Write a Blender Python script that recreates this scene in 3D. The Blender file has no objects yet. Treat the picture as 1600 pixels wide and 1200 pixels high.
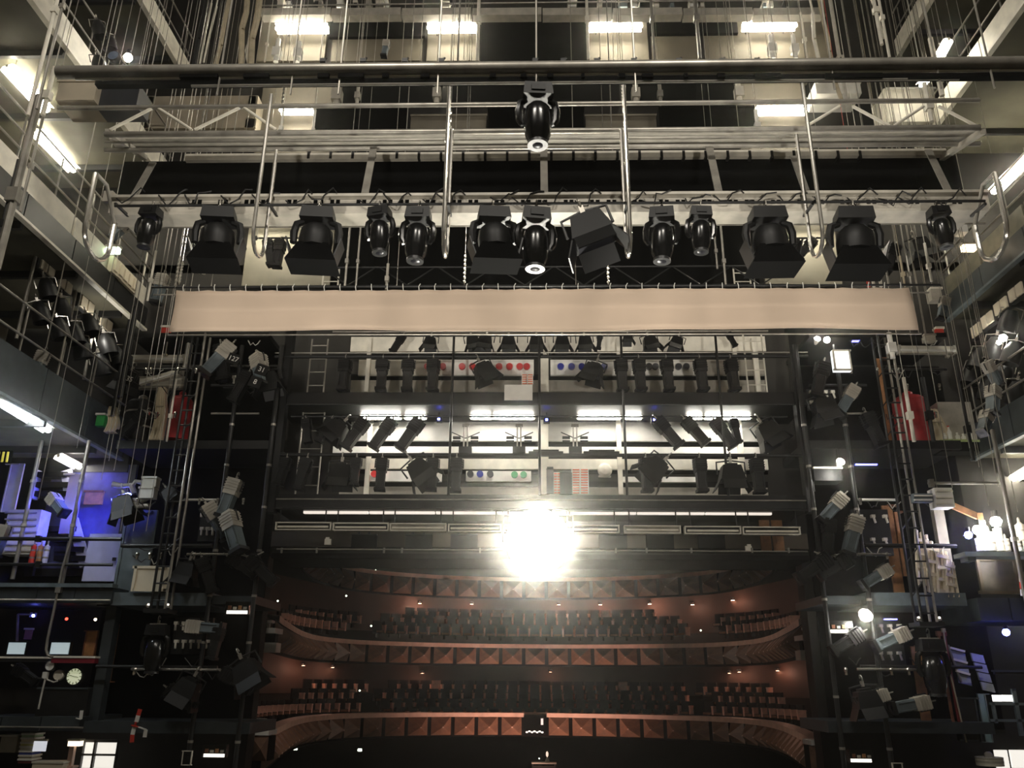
import bpy, math, random
from math import sin, cos, pi, radians, sqrt, atan2
from mathutils import Vector as V, Matrix as M, Euler
random.seed(7)
SC = bpy.context.scene
COL = SC.collection
# ------------------------------------------------------------------ camera
F = 1280.0
EYE = V((0, 0, 4.2))
PITCH, YAW, ROLL = radians(20), radians(1.5), radians(.5)
cd = bpy.data.cameras.new('camera'); cam = bpy.data.objects.new('camera', cd); COL.objects.link(cam)
cd.sensor_width = 36; cd.lens = 36 * F / 1600; cd.clip_end = 300
RM = M.Rotation(YAW, 3, 'Z') @ M.Rotation(pi / 2 + PITCH, 3, 'X') @ M.Rotation(ROLL, 3, 'Z')
cam.matrix_world = M.Translation(EYE) @ RM.to_4x4()
SC.camera = cam
# ------------------------------------------------------------------ view
vs = SC.view_settings
vs.view_transform = 'Standard'; vs.look = 'None'; vs.gamma = 1; vs.use_curve_mapping = False
vs.exposure = 0.0
w = bpy.data.worlds.new('dark'); SC.world = w; w.use_nodes = True
w.node_tree.nodes['Background'].inputs[0].default_value = (.9, .8, .62, 1)
w.node_tree.nodes['Background'].inputs[1].default_value = 0.004
TUBE = 85.0            # strength of the fluorescent tubes
def lamp(kind, name, loc, energy, color=(1, .93, .78), aim=None, size=1.0, size_y=None, spot=None, blend=.6):
    d = bpy.data.lights.new(name, kind); d.energy = energy; d.color = color
    if kind == 'AREA':
        d.size = size
        if size_y: d.shape = 'RECTANGLE'; d.size_y = size_y
    else: d.shadow_soft_size = size
    if spot: d.spot_size = spot; d.spot_blend = blend
    o = bpy.data.objects.new(name, d); COL.objects.link(o); o.location = loc
    if aim is not None: o.rotation_euler = (V(aim) - V(loc)).to_track_quat('-Z', 'Y').to_euler()
    return o
# the stage's own work lights, hung upstage behind and above the camera
lamp('AREA', 'work_light', (-4, 3, 22), 900, (1, .93, .82), (-3, 19, 13), 3, 1.2)
lamp('AREA', 'work_light', (4, 3, 22), 900, (1, .93, .82), (3, 19, 13), 3, 1.2)
# two stage lanterns from upstage washing the beige cloth
lamp('SPOT', 'cloth_light', (-5, 3, 5), 5200, (1, .94, .84), (-4.6, 19, 13.1), .3, spot=radians(40), blend=.8)
lamp('SPOT', 'cloth_light', (5, 3, 5), 5200, (1, .94, .84), (4.9, 19, 13.1), .3, spot=radians(40), blend=.8)
# light from the portal falling on the balcony rims
lamp('SPOT', 'rim_light', (-5.5, 20.4, 6.2), 1700, (1, .80, .66), (7, 34, 1.0), .2, spot=radians(42), blend=.6)
lamp('SPOT', 'rim_light', (5.5, 20.4, 6.2), 1700, (1, .80, .66), (-7, 34, 1.0), .2, spot=radians(42), blend=.6)
# warm spot added low in the stalls, lighting balcony fronts from below
lamp('SPOT', 'house_light', (0, 39.6, -.9), 2600, (1, .56, .44), (0, 45, 3.4), .2, spot=radians(125), blend=1)

# ------------------------------------------------------------------ pixel rays (1600x1200 frame) onto real planes
def ray(px, py): return RM @ V(((px - 800) / F, -(py - 600) / F, -1))
def P(px, py, Y):
    d = ray(px, py); return EYE + d * (Y / d.y)
def PX(px, py, X):
    d = ray(px, py); return EYE + d * (X / d.x)
def PZ(px, py, Z):
    d = ray(px, py); return EYE + d * ((Z - EYE.z) / d.z)
def mpp(Y, py=600):               # metres per pixel near the frame's middle at plane Y
    return (P(801, py, Y) - P(800, py, Y)).length

# ------------------------------------------------------------------ materials
MATS = {}
def mat(name, c, rough=.5, metal=0.0, var=.25, scale=3.0, emit=None, es=0.0, bump=0.0, spec=.5):
    if name in MATS: return MATS[name]
    m = bpy.data.materials.new(name); m.use_nodes = True; MATS[name] = m
    nt = m.node_tree; b = nt.nodes['Principled BSDF']
    b.inputs['Roughness'].default_value = rough; b.inputs['Metallic'].default_value = metal
    b.inputs['Specular IOR Level'].default_value = spec
    tc = nt.nodes.new('ShaderNodeTexCoord'); nz = nt.nodes.new('ShaderNodeTexNoise')
    nz.inputs['Scale'].default_value = scale; nz.inputs['Detail'].default_value = 5
    nt.links.new(tc.outputs['Object'], nz.inputs['Vector'])
    r = nt.nodes.new('ShaderNodeValToRGB')
    r.color_ramp.elements[0].position = .3; r.color_ramp.elements[1].position = .7
    r.color_ramp.elements[0].color = (*[x * (1 - var) for x in c], 1)
    r.color_ramp.elements[1].color = (*[min(1, x * (1 + var)) for x in c], 1)
    nt.links.new(nz.outputs['Fac'], r.inputs['Fac']); nt.links.new(r.outputs['Color'], b.inputs['Base Color'])
    if bump:
        bp = nt.nodes.new('ShaderNodeBump'); bp.inputs['Strength'].default_value = bump; bp.inputs['Distance'].default_value = .02
        nt.links.new(nz.outputs['Fac'], bp.inputs['Height']); nt.links.new(bp.outputs['Normal'], b.inputs['Normal'])
    if emit: b.inputs['Emission Color'].default_value = (*emit, 1); b.inputs['Emission Strength'].default_value = es
    return m
BLACK = mat('black_paint', (.004, .004, .004), .5, var=.4, spec=.35)
MATT = mat('matt_black', (.002, .002, .002), .95, var=.3, spec=.08)
GLOSS = mat('gloss_black', (.005, .005, .005), .22, var=.3)
CHAR = mat('charcoal_steel', (.014, .014, .014), .42, var=.4, spec=.4)
STEEL = mat('grey_steel', (.33, .31, .27), .38, .55, var=.25)
GREY = mat('grey_paint', (.42, .39, .33), .5, var=.2)
PALE = mat('pale_paint', (.72, .68, .58), .5, var=.15)
WHITE = mat('white_paint', (.85, .83, .77), .5, var=.08)
CHROME = mat('bright_steel', (.75, .72, .66), .2, .9, var=.1)
BEIGE = mat('beige_board', (.46, .40, .30), .7, var=.3, scale=.8)
BROWN = mat('dim_brown_wall', (.10, .08, .05), .8, var=.4, scale=.5)
SLATE = mat('slate_paint', (.035, .043, .047), .55, var=.25)
LSLATE = mat('light_slate_paint', (.13, .16, .175), .5, var=.25)
CLOTH = mat('beige_cloth', (.80, .63, .49), .95, var=.10, scale=.45, bump=.15)
CREAM = mat('cream_board', (.80, .71, .54), .7, var=.06)
RED = mat('red_vinyl', (.42, .02, .025), .45, var=.3)
REDP = mat('red_paint', (.65, .05, .03), .4, var=.1)
WOOD = mat('orange_wood', (.42, .20, .08), .55, var=.3, scale=5)
DWOOD = mat('dark_red_wood', (.22, .085, .04), .5, var=.3, scale=4)
RIM = mat('pale_wood_rim', (.62, .44, .34), .5, var=.15)
SEATM = mat('dark_red_velvet', (.012, .004, .004), .95, var=.3)
SEATARM = mat('seat_wood', (.85, .48, .36), .6, var=.15)
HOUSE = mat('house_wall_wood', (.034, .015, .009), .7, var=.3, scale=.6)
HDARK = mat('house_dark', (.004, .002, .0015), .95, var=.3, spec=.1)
GREEN = mat('green_plastic', (.02, .35, .06), .5)
YEL = mat('yellow_paint', (.75, .6, .08), .5, var=.1)
BLUEP = mat('blue_white_panel', (.62, .63, .85), .5, var=.08)
RUBBER = mat('cable_rubber', (.01, .01, .01), .5)
CABLEW = mat('white_cable', (.6, .58, .52), .5)
ROPE = mat('hemp_rope', (.42, .36, .25), .9)
WIRE = mat('steel_wire', (.30, .28, .24), .4, .6)
GLASS = mat('dark_lens', (.02, .02, .025), .35, var=.1, spec=.25)
PLENS = mat('pale_lens', (.6, .6, .6), .12, var=.1)
PINK = mat('red_print', (.75, .22, .12), .6, var=.05)
BLUEG = mat('blue_gel', (.03, .04, .35), .3, var=.1)
REDG = mat('red_gel', (.65, .04, .04), .3, var=.1)
DKG = mat('dark_gel', (.04, .04, .05), .3, var=.1)
GRNG = mat('green_gel', (.03, .3, .1), .3, var=.1)
def emat(name, c, s): return mat(name, (.8, .8, .8), .5, var=.01, emit=c, es=s)
TUBEM = emat('fluorescent_tube', (1, .93, .76), TUBE)
TUBEC = emat('cool_tube', (.86, .95, 1), TUBE * .8)
TUBEB = emat('bridge_tube', (1, .96, .86), TUBE * .9)
FLOODM = emat('floodlight_lens', (1, .96, .84), 420)
GLOW = emat('warm_glow', (1, .85, .6), 6)
SPOTM = emat('bright_lamp', (1, .95, .85), 130)
BLUEL = emat('blue_lamp', (.12, .14, 1), 60)
SCRN = emat('pale_screen', (.45, .62, .68), .45)
SCRW = emat('bright_screen', (1, .93, .82), 2.2)
LEDS = emat('led_strip', (1, .88, .76), .85)
EXITM = emat('exit_light', (.9, 1, .8), 5)
WARMD = emat('warm_downlight', (1, .55, .35), 25)
REDL = emat('red_indicator', (1, .06, .03), 5)
GELT = emat('light_table', (1, .97, .92), 1.4)

# ------------------------------------------------------------------ mesh building
def basis(d, up=V((0, 0, 1))):
    d = d.normalized()
    if abs(d.dot(up)) > .98: up = V((0, 1, 0))
    x = d.cross(up).normalized(); y = x.cross(d).normalized()
    return x, y
class MB:
    def __init__(s): s.v = []; s.f = []; s.mi = []; s.cur = 0
    def use(s, i): s.cur = i; return s
    def add(s, vs, fs):
        b = len(s.v); s.v += [tuple(x) for x in vs]
        for f in fs: s.f.append(tuple(b + i for i in f)); s.mi.append(s.cur)
        return s
    def box(s, c, d, R=None):
        c = V(c); h = V(d) / 2; R = R or M.Identity(3); vs = []
        for z in (-1, 1):
            for y in (-1, 1):
                for x in (-1, 1): vs.append(c + R @ V((x * h.x, y * h.y, z * h.z)))
        return s.add(vs, [(0, 2, 3, 1), (4, 5, 7, 6), (0, 1, 5, 4), (2, 6, 7, 3), (0, 4, 6, 2), (1, 3, 7, 5)])
    def bar(s, a, b, w, h):
        a = V(a); b = V(b); x, y = basis(b - a)
        vs = [p + x * (i * w / 2) + y * (j * h / 2) for p in (a, b) for i, j in ((-1, -1), (1, -1), (1, 1), (-1, 1))]
        return s.add(vs, [(0, 1, 2, 3), (7, 6, 5, 4), (0, 4, 5, 1), (1, 5, 6, 2), (2, 6, 7, 3), (3, 7, 4, 0)])
    def tube(s, a, b, r, n=8): return s.poly([a, b], r, n)
    def poly(s, pts, r, n=8, closed=False):
        pts = [V(p) for p in pts]; k = len(pts); vs = []; px = None
        rr = r if isinstance(r, (list, tuple)) else [r] * k
        for i, p in enumerate(pts):
            if closed: d = pts[(i + 1) % k] - pts[i - 1]
            else: d = pts[min(i + 1, k - 1)] - pts[max(i - 1, 0)]
            d = d.normalized() if d.length > 1e-9 else V((0, 0, 1))
            if px is None: px, _ = basis(d)
            px = (px - d * px.dot(d)); px = px.normalized() if px.length > 1e-6 else basis(d)[0]
            py = d.cross(px)
            for j in range(n):
                t = 2 * pi * j / n; vs.append(p + (px * cos(t) + py * sin(t)) * rr[i])
        fs = []
        for i in range(k if closed else k - 1):
            a = i * n; b = ((i + 1) % k) * n
            for j in range(n): fs.append((a + j, a + (j + 1) % n, b + (j + 1) % n, b + j))
        if not closed: fs += [tuple(range(n - 1, -1, -1)), tuple((k - 1) * n + j for j in range(n))]
        return s.add(vs, fs)
    def lathe(s, prof, n=14, T=None, caps=True):
        T = T or M.Identity(4); vs = []
        for r, z in prof:
            for j in range(n):
                t = 2 * pi * j / n; vs.append(T @ V((r * cos(t), r * sin(t), z)))
        k = len(prof); fs = []
        for i in range(k - 1):
            for j in range(n): fs.append((i * n + j, i * n + (j + 1) % n, (i + 1) * n + (j + 1) % n, (i + 1) * n + j))
        if caps: fs += [tuple(range(n - 1, -1, -1)), tuple((k - 1) * n + j for j in range(n))]
        return s.add(vs, fs)
    def prism(s, pts, e):
        pts = [V(p) for p in pts]; e = V(e); n = len(pts)
        fs = [tuple(range(n)), tuple(n + i for i in range(n - 1, -1, -1))]
        fs += [(i, n + i, n + (i + 1) % n, (i + 1) % n) for i in range(n)]
        return s.add(pts + [p + e for p in pts], fs)
    def frustum(s, c0, a, c1, b):      # rectangle a=(w,h) at z c0 to rectangle b at z c1, axis Z
        vs = [V((x * q[0] / 2, y * q[1] / 2, z)) for z, q in ((c0, a), (c1, b)) for x, y in ((-1, -1), (1, -1), (1, 1), (-1, 1))]
        return s.add(vs, [(0, 1, 2, 3), (7, 6, 5, 4), (0, 4, 5, 1), (1, 5, 6, 2), (2, 6, 7, 3), (3, 7, 4, 0)])
    def mesh(s, name, mats, o=V((0, 0, 0)), smooth=True):
        me = bpy.data.meshes.new(name)
        me.from_pydata([(x - o.x, y - o.y, z - o.z) for x, y, z in s.v], [], s.f)
        ms = mats if isinstance(mats, (list, tuple)) else [mats]
        for m in ms: me.materials.append(m)
        if len(ms) > 1: me.polygons.foreach_set('material_index', s.mi)
        if smooth:
            me.polygons.foreach_set('use_smooth', [True] * len(me.polygons))
            me.set_sharp_from_angle(angle=radians(38))
        me.update()
        return me
ORG = {}
def tag(o, label=None, cat=None, group=None, kind=None):
    if label: o['label'] = label
    if cat: o['category'] = cat
    if group: o['group'] = group
    if kind: o['kind'] = kind
    return o
def thing(name, label, cat, loc=(0, 0, 0), group=None, kind=None):
    o = bpy.data.objects.new(name, None); COL.objects.link(o); o.location = loc; o.empty_display_size = .1
    ORG[o.name] = V(loc); return tag(o, label, cat, group, kind)
def part(mb, name, mats, parent=None, label=None, kind=None):
    org = V((0, 0, 0))
    if parent is not None: org = ORG.get(parent.name, V((0, 0, 0)))
    o = bpy.data.objects.new(name, mb.mesh(name, mats, org)); COL.objects.link(o)
    if parent is not None: o.parent = parent; ORG[o.name] = org
    return tag(o, label, None, None, kind)
def solo(mb, name, mats, label, cat, group=None):
    xs = mb.v; c = V((sum(p[0] for p in xs) / len(xs), sum(p[1] for p in xs) / len(xs), min(p[2] for p in xs)))
    o = bpy.data.objects.new(name, mb.mesh(name, mats, c)); COL.objects.link(o); o.location = c; ORG[o.name] = c
    return tag(o, label, cat, group)
def struct(mb, name, mats, parent=None):
    o = bpy.data.objects.new(name, mb.mesh(name, mats)); COL.objects.link(o); o['kind'] = 'structure'; return o
def kids(o): return list(o.children)
def place(proto, loc, R=None, s=1.0, label=None, group=None, cat=None):
    """a copy of a thing with copies of its parts and sub-parts"""
    r = proto.copy(); COL.objects.link(r)
    T = M.Translation(V(loc)) @ (R or M.Identity(3)).to_4x4() @ M.Scale(s, 4)
    r.matrix_world = T
    for k in ('label', 'group', 'category'):
        if k in r: del r[k]
    tag(r, label, cat or proto['category'], group)
    for c in CH[proto.name]:
        a = c.copy(); COL.objects.link(a); a.parent = r
        for g in CH.get(c.name, ()):
            b = g.copy(); COL.objects.link(b); b.parent = a
    return r
CH = {}
def seal(t):
    CH[t.name] = kids(t)
    for c in CH[t.name]: CH[c.name] = kids(c)
    return t
def drop(t):
    for c in CH[t.name]:
        for g in CH.get(c.name, ()): bpy.data.objects.remove(g)
        bpy.data.objects.remove(c)
    bpy.data.objects.remove(t)
def RY(a): return M.Rotation(radians(a), 3, 'Y')
def RX(a): return M.Rotation(radians(a), 3, 'X')
def RZ(a): return M.Rotation(radians(a), 3, 'Z')
ORD = ['first', 'second', 'third', 'fourth', 'fifth', 'sixth', 'seventh', 'eighth', 'ninth', 'tenth', 'eleventh', 'twelfth', 'thirteenth', 'fourteenth', 'fifteenth', 'sixteenth', 'seventeenth', 'eighteenth', 'nineteenth', 'twentieth']
def nth(i, n):
    if i == 0: return 'leftmost'
    if i == n - 1: return 'rightmost'
    return ORD[i] + ' from the left' if i < 20 else 'far along'
def hpipe(mb, x0, x1, y, Y, r, n=8, y1=None):
    """a level pipe along X on plane Y whose middle is seen at pixel row y"""
    a = P(x0, y, Y); b = P(x1, y if y1 is None else y1, Y); z = (a.z + b.z) / 2
    return mb.tube((a.x, Y, z), (b.x, Y, z), r, n)
def hbeam(mb, x0, x1, y0, y1, Y, D):
    """a level box along X: front face on plane Y spans pixel rows y0..y1, depth D behind"""
    xm = (x0 + x1) / 2
    a = P(x0, (y0 + y1) / 2, Y); b = P(x1, (y0 + y1) / 2, Y); zt = P(xm, y0, Y).z; zb = P(xm, y1, Y).z
    return mb.box(((a.x + b.x) / 2, Y + D / 2, (zt + zb) / 2), (b.x - a.x, D, zt - zb))
def vpipe(mb, x, y0, y1, Y, r, n=8, xy=None):
    """a true vertical pipe on plane Y crossing pixel (x, mid of y0..y1 unless xy)"""
    X = P(x, (y0 + y1) / 2 if xy is None else xy, Y).x
    return mb.tube((X, Y, P(x, y1, Y).z), (X, Y, P(x, y0, Y).z), r, n)
rect = hbeam

# ================================================================== THE SETTING
PW = 7.72           # half width of the proscenium opening
YW = 24.0           # proscenium wall
XL, XR = -17.0, 17.0
HT = 31.0
struct(MB().box((0, 9, -.1), (34, 31, .2)), 'floor', mat('stage_floor', (.02, .018, .016), .6))
struct(MB().box((XL - .15, 9, HT / 2), (.3, 31, HT)), 'wall_left', BROWN)
struct(MB().box((XR + .15, 9, HT / 2), (.3, 31, HT)), 'wall_right', BROWN)
struct(MB().box((0, -6.65, HT / 2), (34, .3, HT)), 'wall_back', BROWN)
struct(MB().box((0, 9, HT + .15), (34, 31, .3)), 'ceiling', MATT)
zt = 7.6            # top of the proscenium opening
fw = MB()
fw.box((-(PW + 17) / 2, YW + .3, zt / 2), (17 - PW, .6, zt)); fw.box(((PW + 17) / 2, YW + .3, zt / 2), (17 - PW, .6, zt))
fw.box((0, YW + .3, (zt + HT) / 2), (34, .6, HT - zt))
struct(fw, 'wall_front', mat('fly_tower_wall', (.014, .012, .009), .8, var=.4, scale=.6))
# ================================================================== LUMINAIRE PATTERNS (origin at the hook, body hanging down -Z, front towards -Y)
def hook(mb, z=0.0, s=1.0):
    pts = [V((0.0, .05 * s * sin(t), z + .05 * s * cos(t))) for t in [radians(a) for a in range(-150, 120, 30)]]
    mb.poly(pts, .012 * s, 6); mb.box((0, 0, z - .085 * s), (.05 * s, .04 * s, .09 * s)); return mb
def proto_moving():
    t = thing('moving_head', 'x', 'moving light')
    part(hook(hook(MB().box((0, 0, -.13), (.34, .10, .03)), 0), 0), 'clamp', STEEL, t)
    part(MB().frustum(-.14, (.40, .30), -.36, (.44, .34)).box((0, -.175, -.25), (.2, .02, .1)), 'base', BLACK, t)
    for s in (-1, 1):
        pts = [(s * .17, 0, -.36), (s * .25, 0, -.42), (s * .275, 0, -.56), (s * .265, 0, -.72), (s * .22, 0, -.80)]
        part(MB().poly(pts, [.045, .055, .06, .055, .04], 8), 'yoke_arm', GLOSS, t)
    prof = [(.0, -.44), (.12, -.45), (.18, -.52), (.20, -.66), (.20, -.84), (.185, -.98), (.15, -1.06), (.14, -1.12)]
    h = part(MB().lathe(prof, 16), 'head', GLOSS, t)
    part(MB().lathe([(.145, -1.10), (.15, -1.15), (.12, -1.15)], 16), 'lens_ring', CHAR, h)
    part(MB().lathe([(.12, -1.12), (.07, -1.155), (.0, -1.165)], 14), 'lens', GLASS, h)
    return seal(t)
def proto_wash():
    t = thing('wash_light', 'x', 'moving light')
    part(hook(MB().box((0, 0, -.13), (.4, .12, .03))), 'clamp', STEEL, t)
    part(MB().frustum(-.14, (.46, .34), -.34, (.5, .38)), 'base', BLACK, t)
    for s in (-1, 1):
        pts = [(s * .2, 0, -.33), (s * .31, 0, -.38), (s * .34, 0, -.52), (s * .33, 0, -.70)]
        part(MB().poly(pts, [.05, .06, .06, .05], 8), 'yoke_arm', BLACK, t)
    part(MB().lathe([(.0, -.40), (.17, -.42), (.24, -.50), (.26, -.66), (.25, -.80)], 12), 'head', BLACK, t)
    part(MB().frustum(-.78, (.44, .40), -1.10, (.74, .52)), 'hood', MATT, t)
    part(MB().box((-.36, -.02, -.86), (.02, .34, .34), RY(-16)), 'side_flap', CHAR, t)
    part(MB().box((.36, -.02, -.86), (.02, .34, .34), RY(16)), 'side_flap', CHAR, t)
    return seal(t)
def proto_profile(name='profile_spot', body=BLACK, barrel=CHAR, tip=BLACK):
    t = thing(name, 'x', 'spotlight')
    part(hook(MB()), 'clamp', STEEL, t)
    part(MB().poly([(-.17, 0, -.34), (-.17, 0, -.12), (0, 0, -.10), (.17, 0, -.12), (.17, 0, -.34)], .016, 6), 'yoke', CHAR, t)
    b = MB().box((0, 0, -.27), (.27, .28, .34))
    for i in range(4): b.box((0, 0, -.15 - .06 * i), (.295, .305, .02))
    part(b, 'lamp_housing', body, t)
    part(MB().frustum(-.44, (.23, .23), -.86, (.22, .22)).box((-.08, -.125, -.62), (.02, .03, .36)).box((.08, -.125, -.62), (.02, .03, .36)), 'barrel', barrel, t)
    fr = part(MB().box((0, 0, -.90), (.28, .28, .07)), 'colour_frame', tip, t)
    part(MB().lathe([(.085, -.93), (.05, -.945), (0, -.95)], 12), 'lens', GLASS, fr)
    return seal(t)
def proto_par(name='par_can', body=BLACK):
    t = thing(name, 'x', 'spotlight')
    part(hook(MB()), 'clamp', CHROME, t)
    part(MB().poly([(-.20, 0, -.36), (-.20, 0, -.14), (0, 0, -.10), (.20, 0, -.14), (.20, 0, -.36)], .014, 6), 'yoke', CHROME, t)
    part(MB().lathe([(0, -.16), (.10, -.17), (.13, -.24), (.18, -.36), (.185, -.62), (.17, -.62), (.165, -.40), (.05, -.34), (0, -.34)], 16, caps=False), 'can', body, t)
    part(MB().lathe([(.164, -.41), (.10, -.44), (0, -.45)], 14, caps=False), 'lens', GLASS, t)
    return seal(t)
def proto_flood(name='floodlight', body=BLACK, doors=True):
    t = thing(name, 'x', 'floodlight')
    part(hook(MB()), 'clamp', STEEL, t)
    part(MB().poly([(-.24, 0, -.34), (-.24, 0, -.13), (0, 0, -.10), (.24, 0, -.13), (.24, 0, -.34)], .016, 6), 'yoke', CHAR, t)
    part(MB().frustum(-.20, (.30, .26), -.46, (.42, .36)).box((0, .0, -.185), (.2, .16, .05)), 'body', body, t)
    part(MB().box((0, 0, -.465), (.36, .30, .012)), 'lens', GLASS, t)
    if doors:
        for s in (-1, 1):
            part(MB().box((s * .26, 0, -.55), (.014, .32, .2), RY(-s * 28)), 'barn_door', body, t)
            part(MB().box((0, s * .22, -.55), (.38, .014, .2), RX(s * 28)), 'barn_door', body, t)
    return seal(t)
MOV, WASH, PROF, PAR, FLD = proto_moving(), proto_wash(), proto_profile(), proto_par(), proto_flood()
GPROF = proto_profile('profile_spot', GREY, LSLATE, CHAR)      # grey housings with a dark tube
WFLD = proto_flood('floodlight', WHITE)
def S(p): return (V(p) - EYE).dot(RM @ V((0, 0, -1))) / F          # metres per pixel at a point
HGT = {'moving_head': 1.16, 'wash_light': 1.1, 'profile_spot': .95, 'par_can': .62, 'floodlight': .64}
def hang3(proto, p, hpx, label, lean=0, pan=0, tilt=0, group=None):
    return place(proto, p, RZ(pan) @ RY(lean) @ RX(tilt), hpx * S(p) / HGT[proto.name.split('.')[0]], label, group)
def hang(proto, x, y, Y, hpx, label, lean=0, pan=0, tilt=0, H=None, group=None):
    """hang a copy from pixel (x, y) on plane Y, hpx pixels tall when upright; lean is its angle in the picture plane"""
    return hang3(proto, P(x, y, Y), hpx, label, lean, pan, tilt, group)

# ================================================================== LIGHTING BRIDGE (plane Y 15)
YB = 15.0
lb = thing('lighting_bridge', 'long grey steel lighting bridge crossing the whole tower above the beige cloth', 'bridge', (0, YB, 13.5))
g = hbeam(MB(), 172, 1546, 304, 329, YB, .35)
hbeam(g, 172, 1546, 300, 304, YB - .08, .5); hbeam(g, 172, 1546, 328, 332, YB - .08, .5)
part(g, 'main_girder', GREY, lb)
g = MB()
for k in range(34):
    x = 300 + k * 36 + (k % 3) * 5
    hbeam(g, x, x + 6, 312, 318, YB - .012, .02); hbeam(g, x + 9, x + 15, 312, 318, YB - .012, .02)
part(g, 'bolt_slots', MATT, lb, kind='stuff')
g = MB()
for k in range(26):
    x = 190 + k * 51 + random.uniform(-15, 15); n = 6
    pts = [P(x + i * 9 + random.uniform(-4, 4), 306 + 10 * sin(i * 1.1) + random.uniform(-4, 8), YB - .1) for i in range(n)]
    g.poly(pts, .016, 5)
part(g, 'loose_cables', RUBBER, lb, kind='stuff')
for y in (340, 352): part(hpipe(MB(), 185, 1540, y, YB + 1.6, .03), 'lower_rail', STEEL, lb)
for y, r, dy in ((163, .055, 0), (205, .07, 0), (217, .035, .5), (230, .06, .9)):
    part(hpipe(MB(), 165 if y > 170 else 92, 1532, y, YB + dy, r, 10), 'deck_rail', STEEL, lb)
part(hbeam(MB(), 172, 1530, 206, 212, YB + .9, .5), 'deck_edge', GREY, lb)
part(hbeam(MB(), 190, 1500, 248, 301, YB + 1.75, .05), 'back_panel', MATT, lb)
part(hbeam(MB(), 290, 1480, 236, 246, YB + 1.6, .12), 'cable_tray', GREY, lb)
g = MB()
for k in range(26):
    x = 480 + k * 34.5; hbeam(g, x, x + 4, 235, 247, YB + 1.58, .15)
part(g, 'tray_bracket', BLACK, lb, kind='stuff')
def diag(x0, y0, x1, y1, Y=YB, r=.035):
    part(MB().tube(P(x0, y0, Y), P(x1, y1, Y), r), 'truss_brace', PALE, lb)
for a in ((172, 203, 240, 168), (246, 168, 300, 203), (304, 203, 375, 168), (381, 168, 432, 203),
          (1262, 196, 1312, 166), (1332, 166, 1390, 197), (1396, 197, 1443, 166), (1466, 166, 1524, 196)): diag(*a)
for x, y0 in ((580, 226), (850, 230), (1113, 226), (1246, 240), (1460, 230), (232, 250)):
    g = MB(); a = P(x, y0, YB + .6); b = P(x + (x - 840) * .035, 302, YB + .1)
    X = (a.x + b.x) / 2; g.bar((X, YB + .7, a.z), (X, YB + .2, b.z), .16, .03)
    part(g, 'hanger_plate', STEEL, lb)
for sx in (-1, 1):   # end frames
    x = 168 if sx < 0 else 1536
    g = MB(); a = P(x, 205, YB); b = P(x + sx * -32, 247, YB + 1.7); g.bar(a, (a.x, b.y, b.z), .12, .12)
    c = P(x, 306, YB); g.bar((c.x, YB, c.z), (c.x, YB + 1.7, c.z + .1), .2, .25)
    part(g, 'end_frame', GREY, lb)
# six U-shaped hoops standing in planes across the bridge
for x, yt, w_ in ((418, 165, .55), (700, 132, .55), (977, 132, .55), (1262, 140, .55)):
    zb = P(x, 398, YB - .5).z; X = P(x + (x - 840) * .0, 270, YB - .5).x; zt_ = P(x, yt, YB - .5).z
    pts = [(X, YB - .85, zt_), (X, YB - .85, zb + .4)] + [(X, YB - .5 + .35 * -cos(t), zb + .4 - .4 * sin(t)) for t in [pi * k / 8 for k in range(1, 8)]] + [(X, YB - .15, zb + .4), (X, YB - .15, zt_ - .9)]
    part(MB().poly(pts, .042, 8), 'guard_hoop', CHROME, lb)
for sx, xt, xb in ((-1, 138, 148), (1, 1530, 1556)):
    zt_ = P(xt, 295, YB - .9).z; zb = P(xb, 402, YB - .5).z; X = P(xb, 370, YB - .6).x
    pts = [(X, YB - 1.0, zt_ + .3), (X, YB - 1.0, zb + .5)] + [(X, YB - .5 + .5 * -cos(t), zb + .5 - .5 * sin(t)) for t in [pi * k / 8 for k in range(1, 8)]] + [(X, YB, zb + .5), (X, YB, zt_ - .3)]
    part(MB().poly(pts, .05, 8), 'guard_hoop', CHROME, lb)
    part(MB().poly([(X, YB - 1.0, zt_ + .3), (X, YB - .55, zt_ + .32), (X, YB, zt_ - .3)], .04, 8), 'hoop_brace', STEEL, lb)
part(hpipe(MB(), 180, 1540, 318, YB - .56, .03), 'lamp_rail', CHAR, lb)
for x in (180, 420, 700, 980, 1270, 1540):
    c = P(x, 318, YB - .56); part(MB().bar(c, c + V((0, .56, .05)), .05, .05), 'rail_bracket', CHAR, lb)
# moving lights under the bridge
mv = [(240, 322, 70, MOV), (345, 318, 98, WASH), (500, 316, 100, WASH), (594, 322, 80, MOV), (656, 320, 92, MOV), (770, 314, 98, WASH), (838, 316, 104, MOV),
      (905, 312, 88, FLD), (1034, 318, 92, MOV), (1094, 318, 78, MOV), (1195, 312, 104, WASH), (1331, 310, 108, WASH), (1462, 318, 70, MOV)]
for i, (x, y, h, pr) in enumerate(mv):
    kind = {'moving_head': 'black moving head spotlight', 'wash_light': 'large black moving wash light with flared hood', 'floodlight': 'black floodlight with open barn doors'}[pr.name]
    hang(pr, x, 318, YB - .56, h * 1.12, f'{kind} under the lighting bridge, {nth(i, len(mv))}', lean=(-18 if pr is FLD else random.uniform(-4, 4)), pan=random.uniform(-12, 12))

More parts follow.
